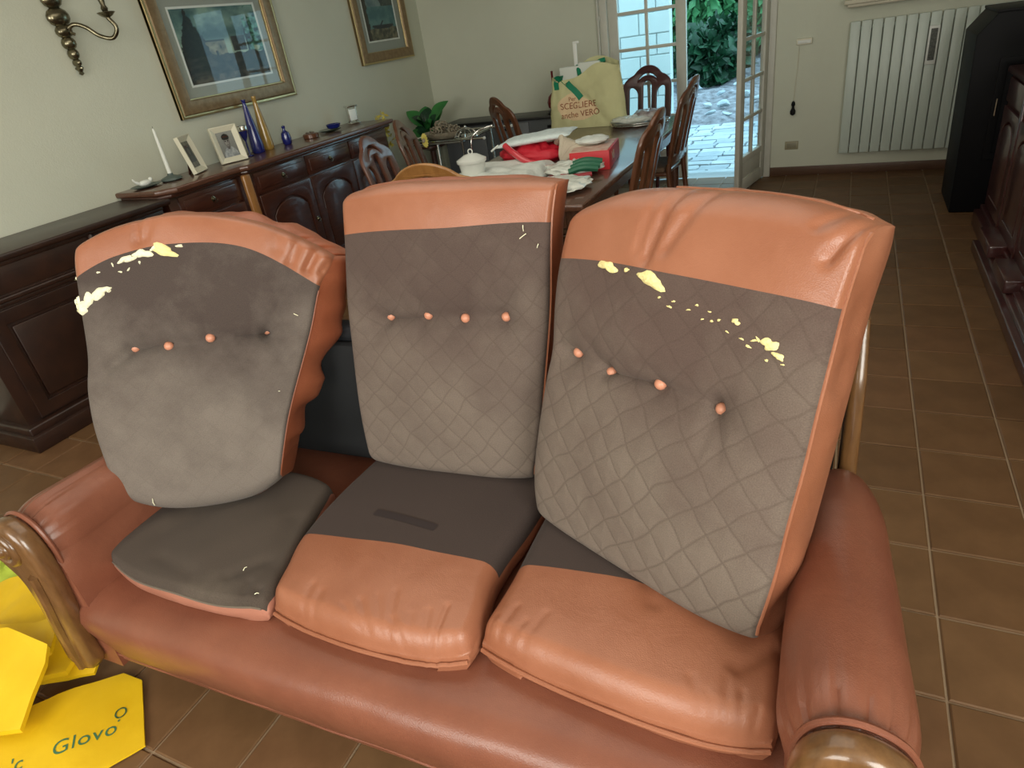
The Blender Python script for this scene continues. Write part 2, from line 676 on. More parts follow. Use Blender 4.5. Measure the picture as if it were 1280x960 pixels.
def door_leaf(name, label, hinge, width, ang, n=2):
    """leaf built along +x from the hinge, then turned"""
    t = thing(name, label, 'door', (hinge[0], hinge[1], .012), ang)
    t['kind'] = 'structure'
    H, wst, tk = 2.15, .09, .04
    fb = NB()
    bx(fb, 0, wst, -tk / 2, tk / 2, 0, H, bev=.004)
    bx(fb, width - wst, width, -tk / 2, tk / 2, 0, H, bev=.004)
    bx(fb, wst, width - wst, -tk / 2, tk / 2, 0, .10, bev=.003)
    bx(fb, wst, width - wst, -tk / 2, tk / 2, .235, .285, bev=.003)
    bx(fb, wst, width - wst, -tk / 2, tk / 2, H - .09, H, bev=.003)
    mk('leaf_frame', fb, WHITE, t, world=False)
    mk('door_panel', box(wst, width - wst, -tk / 4, tk / 4, .10, .235, bev=.003), WHITE, t, world=False)
    zs = [.285 + (H - .09 - .285) * k / 6 for k in range(7)]
    mb = NB()
    xc = width / 2
    bx(mb, xc - .014, xc + .014, -.014, .014, .285, H - .09, bev=.003)
    for z in zs[1:-1]:
        bx(mb, wst, width - wst, -.0145, .0145, z - .014, z + .014, bev=.003)
    mk('muntin', mb, WHITE, t, world=False)
    for k in range(6):
        for a, b in ((wst, xc - .014), (xc + .014, width - wst)):
            mk('pane', box(a, b, -.002, .002, zs[k] + .013, zs[k + 1] - .013), GLASS, t, world=False, smooth=False)
    return t


lw = .70
L1 = door_leaf('door_1', 'closed white french door leaf with glass panes behind the table', (HINGE_L, YB + .03), lw, 0)
R1 = door_leaf('door_2', 'open white french door leaf swung inwards at the right of the doorway', (HINGE_R - .005, YB - .03), lw - .06, R(-102))
hb = NB()
for zz in (.3, 1.1, 1.8):
    tube(hb, [(0, -.015, zz), (0, -.015, zz + .09)], .011, 8)
mk('hinge', hb, WHITE, R1, world=False)
rod = thing('shutter_crank', 'white shutter crank rod hanging left of the glass door', 'crank rod', (-2.10, YB - .05, .9))
mk('rod', tube(NB(), [(-2.115, YB - .045, 2.3), (-2.115, YB - .05, 1.22)], .012, 10), WHITE, rod)
mk('crank', tube(NB(), smooth_pts([(-2.115, YB - .05, 1.23), (-2.11, YB - .055, 1.17), (-2.07, YB - .06, 1.16), (-2.05, YB - .06, 1.08)], 5), .010, 8), WHITE, rod)
mk('wall_bracket', box(-2.135, -2.095, YB - .05, YB, 1.45, 1.49, bev=.004), WHITE, rod)

# ------------------------------------------------------------------ outside
terr = tag(mk('paved_terrace', box(-6.5, 1.5, YB + .26, 10.2, -.3, -.125), SOIL), kind='structure')
struct('trim_3', box(DX0 - .3, DX1 + .3, YB + .25, YB + .60, -.12, -.055, bev=.01), mat('step_stone', (.36, .40, .43), .7, var=.1, vscale=5))
rs = random.Random(3)
y = YB + .62
npav = 0
while y < 10.1:
    d = rs.uniform(.19, .27)
    x = -5.2 + rs.uniform(-.2, 0)
    while x < .6:
        wd = rs.uniform(.20, .38)
        # stones inside the view through the door are single pieces
        sb = NB()
        g = .012
        j = lambda: rs.uniform(-.03, .03)
        pts = [(x + g, y + g + j() * .4), (x + wd * .5, y + g + j() * .6), (x + wd - g, y + g + j() * .4), (x + wd - g + j(), y + d * .5), (x + wd - g + j() * .5, y + d - g),
               (x + wd * .5, y + d - g + j() * .6), (x + g + j() * .5, y + d - g), (x + g + j() * .5, y + d * .5)]
        zt = -.10 + rs.uniform(-.006, .006)
        top = [sb.verts.new((p[0], p[1], zt)) for p in pts]
        lo = [sb.verts.new((p[0] + (p[0] - x - wd / 2) * .04, p[1] + (p[1] - y - d / 2) * .04, zt - .03)) for p in pts]
        sb.faces.new(top)
        for k in range(8):
            sb.faces.new((lo[k], lo[(k + 1) % 8], top[(k + 1) % 8], top[k]))
        xc = x + wd / 2
        ray0, ray1 = -.31 * y, -.105 * y
        if ray0 - .3 < xc < ray1 + .4 and npav < 300:
            mk('paving_stone', sb, STONE[rs.randrange(3)], terr, smooth=False)
            npav += 1
        else:
            sb.free()
        x += wd
    y += d
# earth bank behind the terrace
bb = NB()
nx, ny = 70, 60
grid = []
for jy in range(ny):
    row = []
    for ix in range(nx):
        px_ = -9 + 12 * ix / (nx - 1)
        py_ = 10.1 + 12 * jy / (ny - 1)
        h = -.14 + .05 * (py_ - 10.1) + .10 * noise.noise(Vector((px_ * 1.3, py_ * 1.3, 0))) + .06 * noise.noise(Vector((px_ * 5, py_ * 5, 3)))
        if jy == 0:
            h = -.2
        row.append(bb.verts.new((px_, py_, h)))
    grid.append(row)
for jy in range(ny - 1):
    for ix in range(nx - 1):
        bb.faces.new((grid[jy][ix], grid[jy][ix + 1], grid[jy + 1][ix + 1], grid[jy + 1][ix]))
tag(mk('earth_bank', bb, SOIL), kind='structure')
for k, (x, y, s) in enumerate(((-1.75, 11.3, .09), (-1.45, 10.9, .06), (-2.0, 11.4, .07), (-1.5, 12.1, .09), (-2.5, 12.8, .12), (-1.75, 12.9, .08), (-1.6, 10.5, .07), (-1.95, 12.2, .05), (-1.3, 11.5, .06), (-1.85, 10.7, .05))):
    rb = ball(NB(), (x, y, -.06 + .05 * (y - 10.1)), s, 12, (1.2, .9, .55))
    for v in rb.verts:
        v.co += Vector((1, 1, 1)) * .05 * noise.noise(v.co * 7)
    tag(mk('garden_rock', rb, STONE[k % 3]), 'pale rock lying on the earth bank beyond the terrace', 'rock', 'rocks on the earth bank')
# white block wall of the garden, seen through the closed leaf
gw = thing('garden_wall', 'white painted block wall outside behind the closed door leaf', 'wall', (-4, 8.4, -.12))
mk('wall_core', box(-6.5, -1.90, 8.34, 8.5, -.12, 2.6), mat('mortar', (.46, .52, .54), .9), gw)
row = 0
z = -.1
while z < 2.5:
    x = -6.5 + (.2 if row % 2 else 0)
    while x < -1.9:
        x1 = min(x + .42, -1.885)
        if x1 > -3.6 and z < 1.9 and x1 - x > .05:
            mk('block', box(x + .006, x1, 8.318 + random.uniform(0, .006), 8.345, z + .006, z + .214, bev=.004, seg=1), BLOCKW, gw, smooth=False)
        x += .426
    z += .22
    row += 1


def leaf_quad(bm, c, size, rng, up=.3):
    d = Vector((rng.gauss(0, 1), rng.gauss(0, 1), rng.gauss(0, 1) - up)).normalized()
    s = d.orthogonal().normalized()
    s = Matrix.Rotation(rng.uniform(0, 6.28), 3, d) @ s
    n = d.cross(s)
    a = bm.verts.new(c)
    b = bm.verts.new(c + d * size * .5 + s * size * .33 + n * size * .06)
    e = bm.verts.new(c + d * size)
    f = bm.verts.new(c + d * size * .5 - s * size * .33 + n * size * .06)
    bm.faces.new((a, b, e))
    bm.faces.new((a, e, f))


def bush(label, cx, cy, cz, rx, ry, rz, n, size, m, seed):
    rng = random.Random(seed)
    t = thing('garden_bush', label, 'bush', (cx, cy, 0), 0, 'bushes beyond the terrace')
    b = NB()
    for k in range(n):
        v = Vector((rng.gauss(0, 1), rng.gauss(0, 1), rng.gauss(0, 1))).normalized() * rng.uniform(.55, 1) ** .5
        c = Vector((cx + v.x * rx, cy + v.y * ry, cz + v.z * rz))
        c += Vector((1, 1, 1)) * .25 * noise.noise(c * 1.5)
        leaf_quad(b, c, size * rng.uniform(.6, 1.3), rng)
    o = mk('foliage', b, m, t, smooth=False)
    o['kind'] = 'stuff'
    sb_ = NB()
    for k in range(6):
        a = rng.uniform(0, 6.28)
        sb_ = tube(sb_, smooth_pts([(cx, cy, -.1), (cx + .3 * rx * math.cos(a), cy + .3 * ry * math.sin(a), cz * .6), (cx + .8 * rx * math.cos(a), cy + .8 * ry * math.sin(a), cz + rz * .5)], 4), .03, 5)
    mk('stem', sb_, mat('bark', (.05, .035, .025), .9), t)


bush('large green leafy bush beyond the terrace, left in the doorway', -3.6, 16.2, 2.0, 1.3, 1.1, 1.9, 5200, .26, LEAFO, 1)
bush('broad green bush beyond the terrace, right in the doorway', -1.9, 17.0, 1.9, 1.7, 1.1, 1.6, 5600, .26, LEAFO, 2)
bush('dark low shrub at the edge of the earth bank', -2.35, 14.0, .55, .65, .5, .42, 1500, .26, LEAFD, 3)
bush('tall dark evergreen screen closing the garden behind', -4.0, 19.5, 2.5, 5.5, .9, 3.2, 9000, .40, LEAFD, 4)

# ------------------------------------------------------------------ the sofa
CX = -.87
sofa = thing('sofa', 'three-seat brown leather sofa with carved wooden arm fronts, standing on the tiled floor', 'sofa', (CX, 1.0, 0))


def loft(bm, rings, caps=True):
    vs = [[bm.verts.new(p) for p in r] for r in rings]
    n = len(vs[0])
    for a, b in zip(vs, vs[1:]):
        for k in range(n):
            bm.faces.new((a[k], a[(k + 1) % n], b[(k + 1) % n], b[k]))
    if caps:
        bm.faces.new(vs[0][::-1])
        bm.faces.new(vs[-1])
    return bm


# front rail / seat deck: rounded front, lofted along x
rings = []
prof = [(.66, .108), (.635, .110), (.622, .12), (.618, .145), (.607, .165), (.594, .20), (.582, .25), (.578, .295), (.588, .33), (.612, .352), (.66, .362), (.80, .352), (1.0, .345), (1.3, .345), (1.42, .33), (1.42, .108)]
for k in range(61):
    x = -1.815 + 1.88 * k / 60
    r = []
    e = min(k, 60 - k) / 4
    pull = .018 * max(0, 1 - e)
    for (yy, zz) in prof:
        wv = 0
        if yy < .7 and .15 < zz < .34:
            wv = .004 * noise.noise(Vector((x * 3, zz * 6, 1))) + .003 * noise.noise(Vector((x * 9, zz * 12, 5)))
        r.append((x, yy + wv + (pull if yy < .62 else 0), zz - .003 * (noise.noise(Vector((x * 2.5, yy * 3, 2))) if zz > .34 else 0)))
    rings.append(r)
mk('seat_base', loft(NB(), rings), LEATHER_B, sofa)
wb = NB()
tube(wb, [(-1.795 + 1.85 * k / 40, .6165 + .002 * math.sin(k), .147) for k in range(41)], .0042, 6)
mk('piping', wb, LEATHER_B, sofa)
# little feet under the base
for fx in (-1.68, -.04):
    for fy in (.70, 1.34):
        mk('foot', lathe(NB(), [(.02, 0), (.028, .01), (.032, .06), (.026, .112)], (fx, fy, 0), 14), WOOD_S, sofa)


def arm(side):
    sx = side
    ax = CX + sx * .94
    rings = []
    NY = 64
    for k in range(NY):
        f = k / (NY - 1)
        y_ = .612 + .70 * f
        # end rounding
        er = 1.0
        if f < .16:
            q = 1 - f / .16
            er = 1 - .30 * q * q * q
        if f > .72:
            q = (f - .72) / .28
            er = math.sqrt(max(0, 1 - q * q)) * .72 + .28 if q < 1 else .28
        zc = .552 - .018 * f
        rx_, rz_ = (.102 - .022 * f) * er, (.106 - .020 * f) * er
        ring = []
        # hull in local coordinates: x outward
        for a in range(0, 61):                      # over the roll from the inner side to the outer underside
            th = PI * (1.06 - 1.42 * a / 60)
            px_ = math.cos(th) * rx_
            pz_ = zc + math.sin(th) * rz_
            ring.append((px_, pz_))
        if side < 0:
            ring = [(q0 * (.80 if q0 < 0 else 1), q1 - (.008 if q0 < 0 else 0)) for q0, q1 in ring]
        inner = [(-.082 * er ** .3, .50), (-.078, .42), (-.076, .34), (-.072, .22), (-.06, .10)]
        outer = [(.045 * er, .40), (.04, .30), (.04, .10)]
        pts = inner[::-1] + ring + outer
        cw = []
        for (lx, lz) in pts:
            d = 0
            wr = 0
            if f < .30 and lz > .45:                 # gathers radiating from the carved front
                th = math.atan2(lz - zc, lx)
                for c0, ln in ((.25, .16), (.62, .2), (.95, .24), (1.35, .3), (1.78, .3), (2.25, .24), (2.7, .2)):
                    wr -= .0065 * math.exp(-((th - c0) / .045) ** 2) * sst(0, 1, max(0, 1 - f / ln)) - .0025 * math.exp(-((th - c0 - .09) / .05) ** 2) * max(0, 1 - f / ln)
            s = 1 + (wr + .003 * noise.noise(Vector((lx * 9, y_ * 5, lz * 9 + side)))) / .09
            if lz > .45:
                cw.append((ax + sx * lx * s, y_, zc + (lz - zc) * s))
            else:
                cw.append((ax + sx * lx, y_, lz))
        rings.append(cw if sx > 0 else cw[::-1])
    mk('armrest_pad', loft(NB(), rings), LEATHER_B, sofa, sharp=60)
    # carved front
    out = [(.010, .135), (.000, .20), (-.016, .30), (-.040, .40), (-.056, .48), (-.060, .55), (-.046, .605), (-.016, .634), (.022, .636), (.060, .612),
           (.080, .568), (.076, .524), (.058, .498), (.044, .478), (.036, .44), (.040, .38), (.056, .28), (.074, .19), (.078, .135)]
    out = [(p.x, p.y) for p in smooth_pts([(a, b, 0) for a, b in out], 4, True)]
    M = basis((ax, .588, 0), Vector((sx, 0, 0)), Vector((0, 0, 1)), Vector((0, -sx, 0)))
    fb = flat_shape([out], .052, .018, M)
    bmesh.ops.recalc_face_normals(fb, faces=fb.faces[:])
    wf = mk('carved_arm_front', fb, WOOD_S, sofa, sharp=50)
    # volute: raised ring and central boss
    cx, cz = ax + sx * .020, .580
    rg = NB()
    tube(rg, [(cx + sx * .043 * math.cos(a), .564, cz + .043 * math.sin(a)) for a in [2 * PI * i / 40 for i in range(40)]], .0135, 10, closed=True)
    mk('volute_ring', rg, WOOD_S, wf)
    Mb = Matrix.Rotation(R(90), 4, 'X')
    mk('volute_boss', lathe(NB(), [(.030, -.01), (.030, .006), (.026, .012), (.017, .012), (.014, .018), (.010, .024), (0, .026)], (cx, .562, cz), 20, Mb), WOOD_S, wf)
    rl = NB()
    tube(rl, smooth_pts([(ax + sx * .042, .566, .12), (ax + sx * .026, .562, .22), (ax + sx * .004, .560, .32), (ax + sx * -.018, .560, .40), (ax + sx * -.038, .560, .50)], 6), .013, 8)
    mk('moulding', rl, WOOD_S, wf)
    # welt where leather meets wood
    wl = [(-.030, .34), (-.058, .44), (-.072, .545), (-.056, .615), (-.020, .648), (.024, .650), (.068, .624), (.090, .574), (.086, .517)]
    wt = tube(NB(), smooth_pts([(ax + sx * a, .619, b) for a, b in wl], 6), .0062, 8)
    mk('piping', wt, LEATHER_B, sofa)


arm(1)
arm(-1)
# backrest frame
mk('back_panel', box(-1.80, .06, 1.40, 1.46, .12, .80, bev=.01), DARKFAB, sofa)
mk('back_lining', box(-1.74, .0, 1.36, 1.40, .36, .785, bev=.015), mat('lining_grey', (.012, .014, .016), .9, var=.2, vscale=9), sofa)
mk('top_rail', box(-1.80, .06, 1.385, 1.445, .79, .835, bev=.015, seg=3), DARKFAB, sofa)
for sx in (-1, 1):
    px_ = CX + sx * .955
    prof = [(1.30, .42), (1.345, .55), (1.36, .66), (1.375, .78), (1.42, .90)]
    pb = NB()
    wd = [(.020, .024), (.020, .026), (.019, .028), (.018, .026), (.014, .018)]
    pp = smooth_pts([(px_ + sx * 0.0, a, b) for a, b in prof], 6)
    rings = []
    for i, p in enumerate(pp):
        f = i / (len(pp) - 1) * 4
        i0 = min(int(f), 3)
        ff = f - i0
        wx = wd[i0][0] * (1 - ff) + wd[i0 + 1][0] * ff
        wy = wd[i0][1] * (1 - ff) + wd[i0 + 1][1] * ff
        rings.append([(p.x + wx * math.copysign(abs(math.cos(a)) ** .6, math.cos(a)), p.y + wy * math.copysign(abs(math.sin(a)) ** .6, math.sin(a)), p.z) for a in [2 * PI * q / 16 for q in range(16)]])
    mk('back_post', loft(pb, rings), WOOD_S, sofa)


sofa.rotation_euler = (0, 0, R(2.0))

# ------------------------------------------------------------------ cushions
def prof_round(d, r):
    if r <= 0:
        return 1.
    q = 1 - min(max(d / r, 0), 1)
    return math.sqrt(max(0, 1 - q * q))


class Pad:
    def __init__(s, B0, e1, e2, en, net, T, r, bulge, creases, vseam=None, N=96, corner=.06, corner_top=None, wob=0.0, seed=0):
        s.B0, s.e1, s.e2, s.en = Vector(B0), Vector(e1).normalized(), Vector(e2).normalized(), Vector(en).normalized()
        s.net = [[Vector((a, b)) for a, b in row] for row in net]
        s.T, s.r, s.bulge, s.cr, s.N, s.corner = T, r, bulge, creases, N, corner
        s.ct = corner if corner_top is None else corner_top
        s.vseam, s.wob, s.seed = vseam, wob, seed
        s.W = max((row[-1] - row[0]).length for row in s.net)
        s.H = (s.net[-1][2] - s.net[0][2]).length

    def st(s, u, v):
        a, b = 2 * u - 1, 2 * v - 1
        c = s.ct if b > 0 else s.corner
        a2 = a * (1 - c * abs(b) ** 7)
        b2 = b * (1 - c * abs(a) ** 7)
        u, v = (a2 + 1) / 2, (b2 + 1) / 2
        return cr([cr(row, u) for row in s.net], v)

    def w(s, u, v, p):
        rl, rr, rb, rt = s.r
        W, H = s.W, s.H
        out = 0
        for d, r in ((u * W, rl), ((1 - u) * W, rr), (v * H, rb), ((1 - v) * H, rt)):
            out -= r * (1 - prof_round(d, r))
        out = max(out, -s.T * .48)
        out += s.bulge * (4 * u * (1 - u)) ** .55 * (4 * v * (1 - v)) ** .55
        for a, b, dep, wid in s.cr:
            d, t = segd(p, Vector(a), Vector(b))
            k = 1.3 if wid < .0125 and dep < .012 and s.vseam is not None and s.en.z < .6 else 1.0
            out -= k * dep * math.exp(-(d / wid) ** 2)
        out += s.wob * noise.noise(Vector((p.x * 5, p.y * 5, s.seed)))
        return out

    def P(s, p, w):
        return s.B0 + s.e1 * p.x + s.e2 * p.y + s.en * w

    def build(s, panels, sidename, sidemat, parent, side_wrinkle=.004, back=True, side_bulge=.010, flare=0.0):
        N = s.N
        vs_ = s.vseam
        # parameter rows; force one at the seam
        us = [.5 - .5 * math.cos(PI * i / N) * (1 - .0) for i in range(N + 1)]
        us = [.65 * u + .35 * i / N for i, u in enumerate(us)]
        vv = list(us)
        if vs_ is not None:
            k = min(range(1, N), key=lambda i: abs(vv[i] - vs_))
            f0 = vs_ / vv[k]
            vv = [x * f0 if i <= k else 1 - (1 - x) * (1 - vs_) / (1 - us[k]) for i, x in enumerate(vv)]
            ks = k
        pts = []
        for v in vv:
            row = []
            for u in us:
                p = s.st(u, v)
                row.append((p, s.P(p, s.w(u, v, p))))
            pts.append(row)
        s.bv, s.bf = [], []
        for j in range(N + 1):
            for i in range(N + 1):
                s.bv.append(pts[j][i][1])
        for j in range(N):
            for i in range(N):
                a = j * (N + 1) + i
                s.bf.append((a, a + 1, a + N + 2, a + N + 1))
        s.tree = BVHTree.FromPolygons(s.bv, s.bf)
        objs = []
        ranges = [(0, N)] if vs_ is None else [(0, ks), (ks, N)]
        for (j0, j1), (nm, m, lb) in zip(ranges, panels):
            b = NB()
            uvl = b.loops.layers.uv.new('UVMap')
            g = [[b.verts.new(pts[j][i][1]) for i in range(N + 1)] for j in range(j0, j1 + 1)]
            for j in range(j1 - j0):
                for i in range(N):
                    f = b.faces.new((g[j][i], g[j][i + 1], g[j + 1][i + 1], g[j + 1][i]))
                    for lp, (jj, ii) in zip(f.loops, ((j, i), (j, i + 1), (j + 1, i + 1), (j + 1, i))):
                        q = pts[j0 + jj][ii][0]
                        lp[uvl].uv = (q.x, q.y)
            o = mk(nm, b, m, parent, sharp=75)
            if lb:
                o['label'] = lb
            objs.append(o)
        # side wall all round and the back
        per = [(0, i) for i in range(N)] + [(j, N) for j in range(N)] + [(N, i) for i in range(N, 0, -1)] + [(j, 0) for j in range(N, 0, -1)]
        cen = s.st(.5, .5)
        b = NB()
        K = 10
        rings = []
        for k in range(K + 1):
            f = k / K
            ring = []
            for (j, i) in per:
                p, P0 = pts[j][i]
                w0 = (P0 - s.B0).dot(s.en)
                w1 = -s.T
                d = (p - cen)
                d = Vector((math.copysign(max(abs(d.x) - s.W * .5 + .08, 0), d.x), math.copysign(max(abs(d.y) - s.H * .5 + .08, 0), d.y)))
                d = d.normalized() if d.length > 1e-6 else (p - cen).normalized()
                off = side_bulge * math.sin(PI * f) + side_wrinkle * noise.noise(Vector((p.x * 16, p.y * 16, f * 1.2 + s.seed))) * math.sin(PI * f)
                off += flare * max(0, d.x) ** 2 * (f ** .7) * (1 - .4 * f ** 4) * (1 + 1.1 * noise.noise(Vector((p.y * 13, 0, 3.3))))
                shrink = -.012 * f * f
                q = p + d * (off + shrink)
                ring.append(b.verts.new(s.P(q, w0 + (w1 - w0) * f)))
            rings.append(ring)
        n = len(per)
        for r0, r1 in zip(rings, rings[1:]):
            for k in range(n):
                b.faces.new((r0[k], r1[k], r1[(k + 1) % n], r0[(k + 1) % n]))
        if back:
            b.faces.new(rings[-1][::-1])
        objs.append(mk(sidename, b, sidemat, parent, sharp=70))
        s.per = [pts[j][i][1] for j, i in per]
        s.pts, s.us, s.vv = pts, us, vv
        s.ks = ks if vs_ is not None else None
        return objs

    def on(s, a, b, lift=0.):
        o = s.P(Vector((a, b)), .4)
        hit = s.tree.ray_cast(o, -s.en)
        if hit[0] is None:
            return s.P(Vector((a, b)), 0), s.en
        nn = hit[1] if hit[1].dot(s.en) > 0 else -hit[1]
        return hit[0] + nn * lift, nn

    def edge(s, u0, v0, u1, v1, n=40, inset=.001):
        out = []
        for k in range(n + 1):
            u, v = u0 + (u1 - u0) * k / n, v0 + (v1 - v0) * k / n
            p = s.st(u, v)
            out.append(s.P(p, s.w(u, v, p) + inset))
        return out

    def button(s, a, b, parent):
        c, nn = s.on(a, b, .008)
        q = Vector((0, 0, 1)).rotation_difference(s.en).to_matrix().to_4x4()
        mk('button', lathe(NB(), [(.0095, -.008), (.0125, .0), (.0125, .005), (.009, .011), (.004, .0135), (0, .014)], c, 16, q), BUTTON, parent)

    def blob(s, a, b, rx, ry, m, parent, seed, h=.006, rot=0, name='foam_patch'):
        rng = random.Random(seed)
        n = 22
        bmm = NB()
        ph = [rng.uniform(0, 6.28) for _ in range(4)]
        ctr, nn = s.on(a, b, h)
        vc = bmm.verts.new(ctr)
        rings = []
        for fr_, hh in ((.45, h), (.8, h * .75), (1.0, .0008)):
            ring = []
            for k in range(n):
                th = 2 * PI * k / n
                rr_ = 1 + .22 * math.sin(2 * th + ph[0]) + .15 * math.sin(3 * th + ph[1]) + .12 * math.sin(5 * th + ph[2])
                dx, dy = rx * rr_ * math.cos(th) * fr_, ry * rr_ * math.sin(th) * fr_
                cx_, sx_ = math.cos(rot), math.sin(rot)
                p, nrm = s.on(a + dx * cx_ - dy * sx_, b + dx * sx_ + dy * cx_, hh * rng.uniform(.7, 1.2))
                ring.append(bmm.verts.new(p))
            rings.append(ring)
        for k in range(n):
            bmm.faces.new((vc, rings[0][k], rings[0][(k + 1) % n]))
            for q in (0, 1):
                bmm.faces.new((rings[q][k], rings[q + 1][k], rings[q + 1][(k + 1) % n], rings[q][(k + 1) % n]))
        mk(name, bmm, m, parent, sharp=80)


def thread(pad, a, b, parent, ln=.012, ang=0.5):
    p, n = pad.on(a, b, .002)
    q, _ = pad.on(a + ln * math.cos(ang), b + ln * math.sin(ang), .004)
    mk('loose_thread', tube(NB(), [p, (p + q) / 2 + n * .003, q], .0011, 5), FOAM, parent)


# --- middle back cushion
tM = thing('back_cushion', 'middle back cushion with tan leather top and grey-brown quilted fabric, standing upright', 'cushion', (-.95, 1.25, .45), 0)
netM = [[(0.021, 0.001), (0.158, -0.004), (0.289, -0.007), (0.414, -0.005), (0.545, 0.001)], [(0.012, 0.208), (0.152, 0.203), (0.29, 0.203), (0.425, 0.206), (0.580, 0.21)],
        [(0.018, 0.456), (0.175, 0.447), (0.31, 0.456), (0.46, 0.461), (0.611, 0.459)], [(0.035, 0.681), (0.205, 0.686), (0.357, 0.687), (0.498, 0.692), (0.627, 0.694)],
        [(0.040, 0.790), (0.200, 0.803), (0.366, 0.800), (0.505, 0.796), (0.648, 0.788)]]
bM = [(.149, .447), (.270, .455), (.376, .456), (.489, .458)]
crM = [((.149, .447), (.489, .458), .016, .009), ((.135, .445), (.505, .459), .022, .05)]
crM += [((a, b), (a + .002, b), .008, .020) for a, b in bM]
crM += [((.149, .447), (.07, .40), .007, .009), ((.149, .447), (.10, .47), .006, .009), ((.149, .44), (.085, .365), .005, .009), ((.489, .458), (.56, .42), .007, .009), ((.489, .458), (.53, .52), .006, .008),
        ((.489, .45), (.535, .36), .006, .009), ((.49, .45), (.57, .345), .005, .009), ((.27, .45), (.22, .38), .004, .008), ((.376, .45), (.40, .53), .004, .008), ((.27, .46), (.25, .53), .004, .008), ((.376, .45), (.31, .37), .004, .008)]
padM = Pad((-1.22, 1.2, .46), (.997, .074, 0), (-.017, .224, .974), (.072, -.972, .225), netM, .14, (.020, .012, .04, .065), .030, crM, .75, corner=.02, corner_top=.030, wob=.006, seed=1)
padM.build([('fabric_panel', QUILT_M, None), ('leather_band', LEATHER, 'tan leather band')], 'side_panel', LEATHER_D, tM)
for a, b in bM:
    padM.button(a, b, tM)
mk('piping', tube(NB(), padM.edge(1, .02, 1, .97), .0035, 6), LEATHER, tM)
mk('piping', tube(NB(), padM.edge(0, .02, 0, .97), .0035, 6), LEATHER, tM)
thread(padM, .555, .655, tM, .02, .6)
thread(padM, .565, .672, tM, .014, 1.6)
thread(padM, .595, .632, tM, .010, 1.2)

# --- left back cushion
tL = thing('back_cushion', 'left back cushion of faded grey-brown fabric with torn cream foam along its leather top', 'cushion', (-1.55, 1.0, .45), 0)
netL = [[(-0.02, 0.011), (0.102, -0.023), (0.222, -0.029), (0.347, -0.012), (0.440, 0.028)], [(-0.048, 0.244), (0.091, 0.221), (0.22, 0.211), (0.351, 0.212), (0.485, 0.225)],
        [(-0.036, 0.443), (0.085, 0.435), (0.239, 0.451), (0.401, 0.457), (0.569, 0.457)], [(-0.033, 0.643), (0.094, 0.693), (0.242, 0.716), (0.429, 0.695), (0.611, 0.587)],
        [(-0.029, 0.735), (0.104, 0.782), (0.273, 0.804), (0.468, 0.765), (0.676, 0.664)]]
bL = [(.085, .437), (.186, .450), (.298, .455), (.440, .459)]
crL = [((.03, .405), (.085, .437), .012, .016), ((.085, .437), (.44, .459), .018, .010), ((.085, .437), (.44, .459), .020, .055)]
crL += [((a, b), (a + .002, b), .007, .020) for a, b in bL]
crL += [((.44, .459), (.53, .475), .009, .010), ((.44, .459), (.52, .43), .007, .009), ((.44, .459), (.49, .40), .007, .010), ((.44, .459), (.50, .54), .006, .010), ((.085, .437), (.0, .365), .008, .014),
        ((.298, .455), (.29, .51), .004, .01), ((.186, .45), (.17, .52), .004, .01), ((-.04, .35), (.42, .365), -.008, .05), ((.41, .37), (.40, .14), .009, .03),
        ((.148, .725), (.152, .79), .008, .009), ((.17, .73), (.19, .78), .004, .009), ((.54, .65), (.58, .74), .014, .014), ((.58, .63), (.63, .71), .016, .012), ((.51, .69), (.52, .77), .008, .02), ((.62, .62), (.665, .67), .012, .012)]
padL = Pad((-1.745, .787, .52), (.856, .504, -.113), (-.083, .350, .933), (.510, -.789, .342), netL, .215, (.030, .012, .045, .060), .026, crL, .75, corner=.03, corner_top=.05, wob=.010, seed=2)
padL.build([('fabric_panel', QUILT_L, None), ('leather_band', LEATHER, 'tan leather band')], 'side_panel', LEATHER_D, tL, side_wrinkle=.022, side_bulge=.014, flare=.060)
for a, b in bL:
    padL.button(a, b, tL)
mk('piping', tube(NB(), padL.edge(1, .02, 1, .72), .003, 6), LEATHER_D, tL)
for k, (a, b, rx, ry, ro) in enumerate([(.215, .700, .034, .014, -.25), (.160, .694, .024, .011, .15), (.118, .682, .022, .009, .35), (.258, .709, .008, .005, 0), (.190, .706, .008, .006, .4)]):
    padL.blob(a, b, rx, ry, FOAM_Y if k == 0 else FOAM, tL, 10 + k, .007, ro)
for k, (a, b, rx, ry, ro) in enumerate([(-.018, .560, .018, .016, .2), (.004, .582, .018, .016, .9), (.036, .598, .024, .013, .3), (.062, .605, .008, .006, .2), (-.030, .572, .010, .018, 0)]):
    padL.blob(a, b, rx, ry, FOAM, tL, 20 + k, .008, ro)
for k, (a, b) in enumerate([(.098, .650), (.12, .655), (.150, .672), (.04, .652), (-.028, .640), (.08, .670)]):
    padL.blob(a, b, .005, .0025, FOAM, tL, 40 + k, .003, k)
thread(padL, .545, .505, tL, .012, 2.6)
thread(padL, .47, .30, tL, .004, 0)
thread(padL, .09, .02, tL, .020, -1.6)

